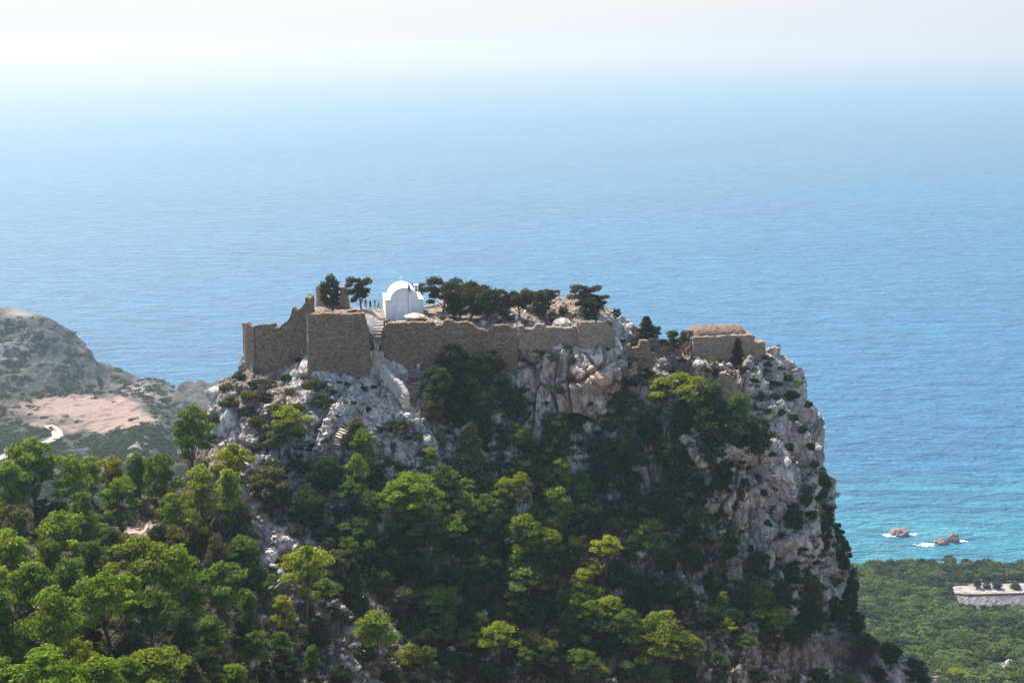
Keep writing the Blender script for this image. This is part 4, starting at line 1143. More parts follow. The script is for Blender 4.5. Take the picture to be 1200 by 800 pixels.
tag(w, 'short broken stone wall in the dip right of the curtain walls', 'wall')
w = wall('buttress_ruin', [(842, 440, 462, 246), (850, 439, 470, 245.5), (860, 444, 472, 245.8), (866, 456, 474, 247)], M_WALL2, seed=13, thick=2.0, ragged=0.7)
tag(w, 'reddish patch of ruined wall just above the big pine on the right', 'ruin')

# ------------------------------------------------------------------ vaulted building (right)
def frame_from(pA, pB):
    d = (pB - pA); d.z = 0
    return math.atan2(d.y, d.x), d.length
g = PV(812, 414, 260); g2 = PV(884, 416, 262)
ang, Lb = frame_from(g, g2)
vb_root = empty('vaulted_ruin', g, ang)
tag(vb_root, 'ruined stone building with a reddish vaulted roof on the right end of the summit', 'building')
def box_into(vs, fs, x0, x1, y0, y1, z0, z1):
    b = len(vs)
    vs += [(x, y, z) for z in (z0, z1) for y in (y0, y1) for x in (x0, x1)]
    fs += [tuple(b + i for i in f) for f in ((0, 2, 3, 1), (4, 5, 7, 6), (0, 1, 5, 4), (2, 6, 7, 3), (0, 4, 6, 2), (1, 3, 7, 5))]
def rough_box(name, x0, x1, y0, y1, z0, z1, mat, parent, seed, st=0.6, amp=0.09, slope=None):
    bm = bmesh.new()
    bmesh.ops.create_cube(bm, size=1)
    for v in bm.verts:
        v.co = Vector((x0 + (v.co.x + .5) * (x1 - x0), y0 + (v.co.y + .5) * (y1 - y0), z0 + (v.co.z + .5) * (z1 - z0)))
    for ax, (a, b) in enumerate(((x0, x1), (y0, y1), (z0, z1))):
        k = max(1, int((b - a) / st))
        for i in range(1, k):
            co = Vector((0, 0, 0)); co[ax] = a + (b - a) * i / k
            no = Vector((0, 0, 0)); no[ax] = 1
            bmesh.ops.bisect_plane(bm, geom=bm.verts[:] + bm.edges[:] + bm.faces[:], plane_co=co, plane_no=no)
    r = random.Random(seed)
    for v in bm.verts:
        v.co += Vector((r.gauss(0, amp), r.gauss(0, amp), r.gauss(0, amp)))
        if slope: slope(v)
    me = bpy.data.meshes.new(name); bm.to_mesh(me); bm.free(); me.materials.append(mat)
    return link(name, me, parent)
def sl(v):
    # gable end sloping away at the right, like the broken corner
    if v.co.z > 1.6 and v.co.x > Lb - 0.2: v.co.z -= 0.5
rough_box('wall', 0, Lb, 0, 0.9, -3, 3.1, M_WALL2, vb_root, 1, slope=sl)
rough_box('end_wall', -0.1, 0.9, 0.903, 6.6, -3, 2.7, M_WALL, vb_root, 2)
rough_box('end_wall', Lb - 0.95, Lb + 0.05, 0.903, 6.6, -3, 2.8, M_WALL2, vb_root, 3)
rough_box('rear_wall', 0, Lb, 6.603, 7.4, -3, 3.0, M_WALL2, vb_root, 4)
rough_box('buttress', Lb + 0.06, Lb + 2.2, 0.2, 3.0, -4, 1.6, M_WALL2, vb_root, 5)
M_ROOF = mat_plain('red_earth_roof', (0.23, 0.15, 0.11), 0.95, 0.1, 0.3, 0.8)
vs, fs = [], []
nx_, na = 20, 16
rnd = random.Random(4)
for i in range(nx_ + 1):
    x = 0.5 + (Lb - 1.6) * i / nx_
    e = min(1, (i + 2) / 4, (nx_ - i + 2) / 4)
    for a in range(na + 1):
        t = math.pi * a / na
        vs.append((x, 4.0 - 3.0 * math.cos(t), 2.6 + 1.75 * math.sin(t) * e + rnd.gauss(0, 0.06)))
for i in range(nx_):
    for a in range(na):
        q = i * (na + 1) + a
        fs.append((q, q + 1, q + na + 2, q + na + 1))
fs.append(tuple(range(na, -1, -1))); fs.append(tuple(nx_ * (na + 1) + a for a in range(na + 1)))
mesh_obj('vault_roof', vs, fs, M_ROOF, vb_root)
# half-ruined apse stub at its left end
w = wall('apse_ruin', [(800, 389, 400, 266), (802, 387, 402, 264), (807, 387, 404, 262.5), (812, 389, 408, 262)], M_WALL, seed=15, thick=1.0, ragged=0.3)
tag(w, 'dark curved wall stub joined to the left end of the vaulted ruin', 'ruin')

# ------------------------------------------------------------------ chapel
ch = PV(452.2, 377, 259.5)
chapel = empty('chapel', ch, R(9))
tag(chapel, 'small whitewashed chapel with a rounded vault behind the long castle wall', 'chapel')
CW, CLn, HS = 7.0, 7.4, 4.0
def prof():
    pts = [(0, -1.5), (CW, -1.5), (CW, HS)]
    cx = CW / 2; r = 2.45; n = 20
    for i in range(n + 1):
        t = math.pi * i / n
        pts.append((cx + r * math.cos(t), HS + 0.0 + 2.15 * math.sin(t) + 0.02))
    pts.append((0, HS))
    return pts
pr_ = prof()
def extrude_prof(name, pts, y0, y1, mat, parent):
    n = len(pts)
    vs = [(x, y0, z) for x, z in pts] + [(x, y1, z) for x, z in pts]
    fs = [tuple(range(n)), tuple(range(2 * n - 1, n - 1, -1))]
    for i in range(n):
        j = (i + 1) % n
        fs.append((j, i, i + n, j + n))
    return mesh_obj(name, vs, fs, mat, parent)
extrude_prof('wall', pr_, 0, CLn, M_WHITE, chapel)
vs, fs = [], []
cx = CW / 2
ring = [(cx + 2.62 * math.cos(math.pi * i / 20), HS + 2.30 * math.sin(math.pi * i / 20) + 0.03) for i in range(21)]
inn = [(cx + 2.30 * math.cos(math.pi * i / 20), HS - 0.02 + 2.0 * math.sin(math.pi * i / 20)) for i in range(21)]
for y in (-0.06, CLn + 0.06):
    for (x, z) in ring: vs.append((x, y, z))
    for (x, z) in inn: vs.append((x, y, z))
for i in range(20):
    fs.append((i, i + 1, 42 + i + 1, 42 + i)); fs.append((21 + i + 1, 21 + i, 63 + i, 63 + i + 1))
    fs.append((i + 1, i, 21 + i, 21 + i + 1)); fs.append((42 + i, 42 + i + 1, 63 + i + 1, 63 + i))
fs += [(0, 21, 63, 42), (41, 20, 62, 83)]
mesh_obj('vault_roof', vs, fs, M_WHITE, chapel)
vs, fs = [], []
for (a, b) in ((-0.08, cx - 2.64), (cx + 2.64, CW + 0.08)):
    box_into(vs, fs, a, b, -0.08, CLn + 0.08, HS + 0.004, HS + 0.14)
mesh_obj('roof_edge', vs, fs, M_WHITE, chapel)
# shallow apse on the face towards us
vs, fs = [], []
n = 14
for z in (-1.5, 2.9):
    for i in range(n + 1):
        t = math.pi * i / n
        vs.append((cx - 1.75 * math.cos(t), -0.5 * math.sin(t), z))
for i in range(n): fs.append((i, i + 1, n + 2 + i, n + 1 + i))
top = len(vs); vs.append((cx, 0.0, 3.4))
for i in range(n): fs.append((n + 1 + i, n + 2 + i, top))
mesh_obj('apse', vs, fs, M_WHITE, chapel, True)
vs, fs = [], []
box_into(vs, fs, cx - 0.05, cx + 0.05, CLn - 0.3, CLn - 0.2, HS + 2.2, HS + 3.5); box_into(vs, fs, cx - 0.35, cx + 0.35, CLn - 0.29, CLn - 0.21, HS + 2.95, HS + 3.05)
mesh_obj('cross', vs, fs, M_WHITE, chapel)
vs, fs = [], []
box_into(vs, fs, 5.9, 6.05, CLn - 1.2, CLn - 0.4, HS + 0.1, HS + 1.5); box_into(vs, fs, 6.55, 6.7, CLn - 1.2, CLn - 0.4, HS + 0.1, HS + 1.5); box_into(vs, fs, 5.85, 6.75, CLn - 1.25, CLn - 0.35, HS + 1.5, HS + 1.75)
bf = mesh_obj('belfry', vs, fs, M_WHITE, chapel)

# flagpole with a limp flag
fp = PV(478.6, 370, 257.5)
pole = empty('flagpole', fp)
tag(pole, 'thin flagpole with a limp dark flag in front of the chapel', 'flagpole')
vs, fs = [], []; tube_into(vs, fs, [(0, 0, -0.8), (0, 0, 3), (0, 0, 6.4)], [0.07, 0.06, 0.04], 8)
mesh_obj('pole', vs, fs, M_METAL, pole)
vs, fs = [], []
for i in range(9):
    for j in range(7):
        vs.append((0.05 + 0.045 * i + 0.03 * math.sin(j), 0.12 * math.sin(i * 1.7 + j * 0.4), 6.2 - 0.22 * j - 0.10 * i))
for i in range(8):
    for j in range(6):
        a = i * 7 + j; fs.append((a, a + 1, a + 8, a + 7))
mesh_obj('flag', vs, fs, M_FLAG, pole, True)

# parasol on the chapel terrace
pp = PV(486, 377, 256.0)
par = empty('parasol', pp)
tag(par, 'pale orange parasol open on the terrace below the chapel wall', 'parasol')
vs, fs = [(0, 0, 1.75)], []
for k in range(16):
    t = 2 * math.pi * k / 16; r = 2.0 if k % 2 == 0 else 1.86
    vs.append((r * math.cos(t), r * math.sin(t), 1.1 if k % 2 == 0 else 1.14))
for k in range(16): fs.append((0, 1 + k, 1 + (k + 1) % 16))
for k in range(16):
    t = 2 * math.pi * k / 16; vs.append((vs[1 + k][0], vs[1 + k][1], 0.93))
for k in range(16): fs.append((1 + k, 17 + k, 17 + (k + 1) % 16, 1 + (k + 1) % 16))
mesh_obj('canopy', vs, fs, M_CLOTH_O, par)
vs, fs = [], []; tube_into(vs, fs, [(0, 0, -1.2), (0, 0, 1.8)], [0.04, 0.04], 8); mesh_obj('pole', vs, fs, M_METAL, par)

# ------------------------------------------------------------------ stairways
def stair(pts, width, n, label, seed, drops=0.0):
    P0 = [hit(a, b) or PV(a, b, 245) for a, b in pts]
    A, B = P0[0], P0[-1]
    root = empty('stairway', B)
    tag(root, label, 'stairway')
    r = random.Random(seed)
    tt = np.linspace(0, 1, len(P0)); arr = np.array([tuple(p) for p in P0])
    for i in range(n):
        t = (i + 0.5) / n
        c = Vector([float(np.interp(t, tt, arr[:, k])) for k in range(3)])
        t2 = min(1, t + 0.03); c2 = Vector([float(np.interp(t2, tt, arr[:, k])) for k in range(3)]); t1 = max(0, t - 0.03); c1 = Vector([float(np.interp(t1, tt, arr[:, k])) for k in range(3)])
        d = c2 - c1; a = math.atan2(d.y, d.x) + math.pi / 2 + r.uniform(-0.06, 0.06)
        run = (B - A).length / n
        zst = A.z + (B.z - A.z) * t + 0.35
        tv = Vector((-math.sin(a - math.pi / 2) , math.cos(a - math.pi / 2), 0)) * width * 0.45
        for q in (Vector((0, 0, 0)), tv, -tv):
            g_ = drop(c.x + q.x, c.y + q.y)
            if g_ is not None: zst = max(zst, min(g_.z, zst + 0.6) + 0.12)
        w = width * r.uniform(0.88, 1.1); dp = max(0.5, run * 1.15)
        vs, fs = [], []
        m = 5
        for (yy, zz) in ((-dp / 2, -1.3), (-dp / 2, 0), (dp / 2, 0.0), (dp / 2, -1.3)):
            for k in range(m):
                vs.append(((k / (m - 1) - 0.5) * w, yy + r.uniform(-0.06, 0.06), zz + (r.uniform(-0.03, 0.04) if zz == 0 else 0)))
        for q in range(3):
            for k in range(m - 1): fs.append((q * m + k, q * m + k + 1, (q + 1) * m + k + 1, (q + 1) * m + k))
        fs.append((0, m, 2 * m, 3 * m)); fs.append((m - 1, 4 * m - 1, 3 * m - 1, 2 * m - 1))
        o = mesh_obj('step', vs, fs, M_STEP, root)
        o.data.materials.append(M_WALL)                       # lit tread and shaded riser painted in: pale stone on top, dark elsewhere
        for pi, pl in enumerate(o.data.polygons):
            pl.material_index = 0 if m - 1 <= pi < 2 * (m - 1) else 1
        o.matrix_basis = Matrix.Translation(Vector((c.x, c.y, zst)) - B) @ Matrix.Rotation(a, 4, 'Z')
    return root
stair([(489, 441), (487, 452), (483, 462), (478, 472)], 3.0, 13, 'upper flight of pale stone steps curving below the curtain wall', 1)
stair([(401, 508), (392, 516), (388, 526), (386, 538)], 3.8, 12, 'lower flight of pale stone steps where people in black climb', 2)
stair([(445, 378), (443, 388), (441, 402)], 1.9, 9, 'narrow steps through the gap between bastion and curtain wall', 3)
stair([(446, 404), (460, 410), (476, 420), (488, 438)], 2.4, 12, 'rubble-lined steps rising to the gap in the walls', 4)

# ------------------------------------------------------------------ sea rocks with foam
M_WETROCK = mat_plain('sea_rock', (0.30, 0.22, 0.19), 0.8, 0.3, 0.5, 0.4)
def boulder(name, loc, sx, sy, sz, seed, mat, rz=0.0, sub=4):
    bm = bmesh.new(); bmesh.ops.create_icosphere(bm, subdivisions=sub, radius=1)
    co = np.array([tuple(v.co) for v in bm.verts])
    h = 1 + 0.35 * fbm(co[:, 0] * 1.6 + seed * 9, co[:, 1] * 1.6, co[:, 2] * 1.6, 4, seed) + 0.12 * fbm(co[:, 0] * 5, co[:, 1] * 5 + seed, co[:, 2] * 5, 3, seed + 5)
    f1, f2, idv = worley(co[:, 0] * 1.8 + seed, co[:, 1] * 1.8, co[:, 2] * 1.8, seed)
    h = h + 0.14 * (idv - 0.5)
    for v, k, c in zip(bm.verts, h, co):
        v.co = Vector((c[0] * k * sx, c[1] * k * sy, c[2] * k * sz))
    me = bpy.data.meshes.new(name); bm.to_mesh(me); bm.free(); me.materials.append(mat)
    o = link(name, me, None, loc); o.rotation_euler = (0, 0, rz)
    return o
def on_sea(u, v):
    dx, dy, dz = ray(u, v); t = -CAM_Z / dz
    return Vector((float(dx * t), float(dy * t), 0))
for (u, v, w_, h_, sd, lb) in ((1054, 626, 23, 10, 1, 'flat reddish rock standing alone in the shallows'), (1117, 634, 14, 12, 2, 'taller pale-topped rock of the close pair in the shallows'), (1103, 636, 17, 8, 3, 'low dark rock of the close pair in the shallows')):
    p = on_sea(u, v); m = p.y / F_PX
    o = boulder('sea_rock', p + Vector((0, 0, h_ * m * 0.1)), w_ * m / 2, w_ * m / 2.2, h_ * m * 0.75, sd, M_WETROCK)
    tag(o, lb, 'rock', 'rocks off the coast')
def foam(u, v, w_, d_, seed, label):
    c = on_sea(u, v); m = c.y / F_PX; r = random.Random(seed)
    vs, fs = [], []
    for b in range(26):
        bx = r.gauss(0, 0.33) * w_ * m; by = r.gauss(0, 0.3) * d_ * m * 3.0; s = r.uniform(0.12, 0.3) * min(w_, 16) * m * 0.5
        base = len(vs); vs.append((bx, by, 0.10 + b * 0.006))
        for k in range(12):
            t = 2 * math.pi * k / 12; q = s * r.uniform(0.5, 1.25)
            vs.append((bx + q * math.cos(t) * 1.7, by + q * math.sin(t), 0.05 + b * 0.006))
        for k in range(12): fs.append((base, base + 1 + k, base + 1 + (k + 1) % 12))
    o = mesh_obj('sea_foam', vs, fs, M_FOAM); o.location = c
    return tag(o, label, 'foam', kind='stuff')
foam(1088, 638, 26, 3.0, 1, 'white foam washing left of the pair of rocks')
foam(1124, 634, 12, 2.5, 2, 'white foam washing right of the pair of rocks')
foam(1041, 627, 12, 2.5, 3, 'white foam around the lone rock')
foam(1066, 626, 9, 1.6, 4, 'thin foam right of the lone rock')
r_ = random.Random(9)
vs, fs = [], []
for i in range(420):        # surf line along the beach
    u = r_.uniform(1000, 1215); v = np.interp(u, [a for a, b in RT], [b for a, b in RT]) - r_.uniform(-3, 1.5)
    c = on_sea(u, v); s = r_.uniform(0.5, 1.6); base = len(vs); vs.append((c.x, c.y, 0.08))
    for k in range(7):
        t = 2 * math.pi * k / 7; q = s * r_.uniform(0.5, 1.2); vs.append((c.x + q * math.cos(t) * 2.2, c.y + q * math.sin(t) * 0.8, 0.05))
    for k in range(7): fs.append((base, base + 1 + k, base + 1 + (k + 1) % 7))
tag(mesh_obj('surf_foam', vs, fs, M_FOAM), 'thin surf breaking along the wooded coast', 'foam', kind='stuff')

# ------------------------------------------------------------------ pale embankment on the coast (right edge)
def quad_grid(name, c, nu, nv, mat, amp, seed):
    """c: four world corners a b (near) d e (far), rough surface between"""
    a, b, d, e = c
    rnd = random.Random(seed); vs, fs = [], []
    for i in range(nv + 1):
        for j in range(nu + 1):
            s, t = j / nu, i / nv
            p = (a * (1 - s) + b * s) * (1 - t) + (d * (1 - s) + e * s) * t
            vs.append(tuple(p + Vector((rnd.gauss(0, amp), rnd.gauss(0, amp), rnd.gauss(0, amp)))))
    for i in range(nv):
        for j in range(nu):
            q = i * (nu + 1) + j; fs.append((q, q + 1, q + nu + 2, q + nu + 1))
    return mesh_obj(name, vs, fs, mat)
er = empty('embankment', PV(1136, 718, 632))
tag(er, 'pale sloping stone-faced embankment among the trees of the wooded coast', 'embankment')
loc = er.location
T0, T1 = PV(1134, 692, 648), PV(1260, 699, 652)
B0, B1 = PV(1141, 722, 634), PV(1260, 730, 638)
T1.z = T0.z = (T0.z + T1.z) / 2
o = quad_grid('facing', (B0 - loc - Vector((0, 0, 2)), B1 - loc - Vector((0, 0, 2)), T0 - loc, T1 - loc), 60, 14, M_CONC, 0.12, 3); o.parent = er
K0 = PV(1120, 690, 650)
K0.z = T0.z
o = quad_grid('side_facing', (B0 - loc - Vector((3, -6, 2)), B0 - loc - Vector((0, -0.02, 2)), K0 - loc, T0 - loc - Vector((0, -0.02, 0))), 10, 14, M_CONC, 0.15, 5); o.parent = er
F0, F1 = PV(1122, 683, 0.1), None
F0 = Vector((K0.x + 1, T0.y + 11, T0.z + 0.4)); F1 = Vector((T1.x + 2, T1.y + 14, T1.z + 0.4))
o = quad_grid('top_surface', (K0 - loc + Vector((0, 0.03, 0)), T1 - loc + Vector((0, 0.03, 0)), F0 - loc, F1 - loc), 40, 14, M_ROAD, 0.15, 6); o.parent = er
vs, fs = [], []; tube_into(vs, fs, [K0 - loc + Vector((0, 0, .2)), T0 - loc + Vector((0, 0, .2)), T1 - loc + Vector((0, 0, .2))], [0.45, 0.45, 0.45], 5)
mesh_obj('edge_kerb', vs, fs, M_WALL, er)

for i, (u, v, w_, h_, lb) in enumerate(((1164, 783, 22, 12, 'broad grey boulder of the outcrop in the coastal wood'), (1182, 777, 12, 10, 'squarish white boulder at the right of the coastal outcrop'), (1156, 789, 12, 8, 'small boulder at the left foot of the coastal outcrop'))):
    p = hit(u, v + h_ * 0.4, CBVH); m = p.y / F_PX
    o = boulder('outcrop_boulder', p + Vector((0, 0, h_ * m * 0.35)), w_ * m / 2, w_ * m / 2.4, h_ * m * 0.62, 20 + i, M_ROCK, sub=3)
    for nm in ('soil', 'stain', 'litter', 'pale'): add_attr(o.data, nm, np.zeros(len(o.data.vertices)))
    tag(o, lb, 'boulder', 'boulders of the coastal outcrop')

# scree: loose stones nobody could count
def scree(name, samples, seed, label):
    rnd = np.random.default_rng(seed)
    bm = bmesh.new(); bmesh.ops.create_icosphere(bm, subdivisions=1, radius=1)
    bv = np.array([tuple(v.co) for v in bm.verts]); bf = np.array([[v.index for v in f.verts] for f in bm.faces]); bm.free()
    VV, QQ = [], []; off = 0
    for (u, v) in samples:
        p = hit(u, v)
        if p is None: continue
        s_ = np.exp(rnd.normal(-1.25, 0.5)); w = bv * (1 + 0.3 * rnd.normal(size=(len(bv), 1))) * np.array([rnd.uniform(0.7, 1.4), rnd.uniform(0.7, 1.3), rnd.uniform(0.45, 0.9)]) * s_
        VV.append(w + np.array([p.x, p.y, p.z + s_ * 0.1])); QQ.append(bf + off); off += len(bv)
    me = np_mesh(name, np.concatenate(VV), np.concatenate(QQ), M_ROCK)
    for nm in ('soil', 'stain', 'litter', 'pale'): add_attr(me, nm, np.zeros(len(me.vertices)) + (0.25 if nm == 'soil' else 0))
    return tag(link(name, me), label, 'scree', kind='stuff')
scree('scree', sample(2600, [(370, 435, 500, 560, 2.0), (500, 350, 720, 382, 1.2), (720, 380, 900, 430, 1.0), (560, 520, 620, 560, 1.5), (290, 560, 480, 790, 0.6), (480, 500, 960, 790, 0.25), (240, 440, 370, 560, 0.6)], 61), 62, 'loose stones scattered over the slopes and beside the steps')

# dead tree stem on the near ridge
p = hit(92, 592) or PV(92, 585, 208)
vs, fs = [], []; m = mpp(p.y); tube_into(vs, fs, [(0, 0, -0.5), (0.1, 0, 3), (0, 0, (592 - 533) * m)], [0.16, 0.13, 0.09], 8)
o = mesh_obj('bare_trunk', vs, fs, M_BARK); o.location = p
tag(o, 'bare dark dead stem poking above the pines on the near ridge', 'dead tree')

# loose boulders on the slope
BLD = [(330, 632, 26, 18), (318, 645, 20, 16), (310, 655, 18, 14), (296, 772, 22, 20), (318, 708, 18, 12), (300, 736, 18, 14), (308, 722, 16, 10), (410, 735, 22, 12), (452, 405, 6, 4), (622, 742, 14, 9), (740, 692, 16, 14), (733, 703, 10, 10), (590, 515, 8, 5), (700, 372, 14, 9), (660, 376, 26, 12), (738, 380, 12, 8), (820, 424, 16, 10), (500, 512, 22, 14), (470, 530, 14, 9)]
BL_LAB = ['large creased boulder beside the path break on the left slope', 'pale slab boulder below the creased one on the left slope', 'low pale boulder lowest of the left slope slabs', 'big grey boulder at the bottom edge among left pines', 'flat grey boulder under the small yellow pines', 'grey boulder left of the yellow pines, partly shaded',
          'small grey boulder between two larger ones under the yellow pines', 'grey boulder right of the dark cypress low on the slope', 'small stone beside the gap in the castle walls', 'pale rock between pines at the lower middle', 'white rock stub between bright pines right of the lower middle',
          'smaller white rock under the white stub', 'small pale stone in the scree above the middle pines', 'rounded rock on the summit behind the round tower', 'large grey rock on the summit behind the low tan wall', 'pinkish rock on the summit right of the round tower', 'white boulder in front of the vaulted ruin', 'pale boulder below the upper stairway', 'small boulder left of the narrow scree']
for i, ((u, v, w_, h_), lb) in enumerate(zip(BLD, BL_LAB)):
    p = hit(u, v + h_ * 0.35)
    if p is None: continue
    m = mpp(p.y)
    o = boulder('boulder', p, w_ * m / 2, w_ * m / 2.3, h_ * m * 0.6, 40 + i, M_ROCK, rz=i * 1.3, sub=4)
    for nm in ('soil', 'stain', 'litter', 'pale'): add_attr(o.data, nm, np.zeros(len(o.data.vertices)))
    tag(o, lb, 'boulder')

# ------------------------------------------------------------------ people
def person_mesh(pose, colors, seed):
    """one continuous skinned body, 1.72 m tall, clothes coloured by region"""
    st = {'stand': (0.02, 0.0), 'walk': (0.28, 0.25), 'climb': (0.22, 0.4)}[pose]
    J = {'pelvis': (0, 0, 0.95, 0.15), 'waist': (0, 0, 1.1, 0.125), 'chest': (0, 0.0, 1.32, 0.155), 'neck': (0, 0, 1.49, 0.06), 'head': (0, -0.02, 1.58, 0.095), 'crown': (0, 0, 1.66, 0.085)}
    for s, sg in (('l', -1), ('r', 1)):
        f = st[0] * sg
        J['hip' + s] = (0.1 * sg, 0, 0.9, 0.10); J['knee' + s] = (0.11 * sg, -f * 0.6 - 0.03, 0.5, 0.065); J['ankle' + s] = (0.11 * sg, -f + (0.12 if f < 0 else 0), 0.09, 0.045); J['toe' + s] = (0.12 * sg, -f - 0.16 + (0.12 if f < 0 else 0), 0.04, 0.04)
        J['sho' + s] = (0.19 * sg, 0, 1.42, 0.065); J['elb' + s] = (0.26 * sg, 0.05 + f * 0.5, 1.14, 0.045); J['wri' + s] = (0.26 * sg, -0.06 + f * 0.8, 0.90, 0.032); J['han' + s] = (0.25 * sg, -0.1 + f * 0.9, 0.80, 0.036)
    E = [('pelvis', 'waist'), ('waist', 'chest'), ('chest', 'neck'), ('neck', 'head'), ('head', 'crown')]
    for s in 'lr': E += [('pelvis', 'hip' + s), ('hip' + s, 'knee' + s), ('knee' + s, 'ankle' + s), ('ankle' + s, 'toe' + s), ('chest', 'sho' + s), ('sho' + s, 'elb' + s), ('elb' + s, 'wri' + s), ('wri' + s, 'han' + s)]
    names = list(J)
    me = bpy.data.meshes.new('tmp'); me.from_pydata([J[n][:3] for n in names], [(names.index(a), names.index(b)) for a, b in E], [])
    o = bpy.data.objects.new('tmp', me); COL.objects.link(o)
    sk = o.modifiers.new('s', 'SKIN')
    for i, n in enumerate(names):
        me.skin_vertices[0].data[i].radius = (J[n][3], J[n][3] * (0.75 if n in ('chest', 'pelvis', 'waist') else 1))
    me.skin_vertices[0].data[0].use_root = True
    o.modifiers.new('d', 'SUBSURF').levels = 1
    dg = bpy.context.evaluated_depsgraph_get()
    me2 = bpy.data.meshes.new_from_object(o.evaluated_get(dg))
    bpy.data.objects.remove(o); bpy.data.meshes.remove(me)
    me2.materials.clear()
    hair, shirt, trousers = colors
    for m in (M_SKIN, shirt, trousers, hair): me2.materials.append(m)
    for p in me2.polygons:
        c = p.center
        if c.z > 1.50: k = 3 if (c.z > 1.62 or c.y > 0.02) else 0
        elif abs(c.x) > 0.22 and c.z < 1.15: k = 0
        elif c.z > 0.93: k = 1
        elif c.z < 0.08: k = 3
        else: k = 2
        p.material_index = k
    me2.shade_smooth(); me2.name = 'person'
    return me2
def cl(name, c): return mat_plain(name, c, 0.8, 0.2, 0.1)
HAIR = cl('dark_hair', (0.03, 0.022, 0.018)); BLK = cl('black_cloth', (0.02, 0.02, 0.025)); RED = cl('red_cloth', (0.45, 0.05, 0.06)); WHT = cl('white_cloth', (0.7, 0.7, 0.72)); NAV = cl('navy_cloth', (0.05, 0.07, 0.15)); BLU = cl('light_blue_cloth', (0.30, 0.40, 0.60)); YEL = cl('yellow_cloth', (0.65, 0.55, 0.10)); GRY = cl('grey_cloth', (0.25, 0.25, 0.27)); PNK = cl('pink_cloth', (0.65, 0.30, 0.33))
PEOPLE = [(428.6, 361, 256, 'stand', (HAIR, RED, NAV), 'person in a red top standing beside the tree left of the chapel', None),
          (434, 362.5, 256, 'stand', (HAIR, BLK, BLK), 'person in black standing next to the red top, left of the chapel', None),
          (443.7, 361, 258, 'walk', (HAIR, GRY, NAV), 'person in grey beside the left wall of the chapel', None),
          (439.4, 361.5, 262, 'stand', (HAIR, NAV, GRY), 'small distant person in navy between the two groups left of the chapel', None),
          (471.5, 417, None, 'climb', (HAIR, BLU, GRY), 'person in light blue on the rubble steps under the curtain wall', None),
          (491, 440, None, 'stand', (HAIR, WHT, BLU), 'person in a white shirt at the top of the upper stairway', None),
          (453, 474, None, 'walk', (HAIR, BLK, NAV), 'person in black walking the path left of the upper stairway', None),
          (388, 520, None, 'stand', (BLK, BLK, BLK), 'person all in black on the lower stairway', None),
          (397, 538, None, 'climb', (HAIR, NAV, GRY), 'person in navy at the foot of the lower stairway', None),
          (404, 539, None, 'stand', (HAIR, BLK, BLK), 'person in black beside the bright pine at the foot of the lower stairway', None),
          (422, 489, None, 'walk', (HAIR, GRY, BLK), 'person in grey on the pale rock between the two stairways', None),
          (428, 489, None, 'walk', (HAIR, YEL, WHT), 'person in yellow on the pale rock between the two stairways', None),
          (645, 349, None, 'stand', (HAIR, PNK, NAV), 'person in pink half hidden by trees on the summit ridge', None),
          (655, 350, None, 'walk', (HAIR, RED, PNK), 'person in red standing on the skyline right of the summit trees', None),
          (605.5, 380, None, 'stand', (HAIR, WHT, GRY), 'person in white under the trees behind the curtain wall', None)]
for i, (u, v, Y, pose, colr, lb, _) in enumerate(PEOPLE):
    p = None
    for dv in (0, 2, 4, 7, 10):
        p = hit(u, v + dv)
        if p is not None: break
    if p is None: p = PV(u, v, Y or 250)
    if i in (7, 8, 9, 5): p = p + Vector((0, -1.0, 0.85))
    if i == 7: p = PV(388, 519, p.y - 1.2)
    elif i in (4, 6, 10, 11): p = p + Vector((0, -0.2, 0.25))
    me = person_mesh(pose, colr, i)
    o = link('person', me, None, p); o.scale = (1.15, 1.15, 1.04); o.rotation_euler = (0, 0, random.uniform(0, 6.28))
    tag(o, lb, 'person', 'visitors to the castle')

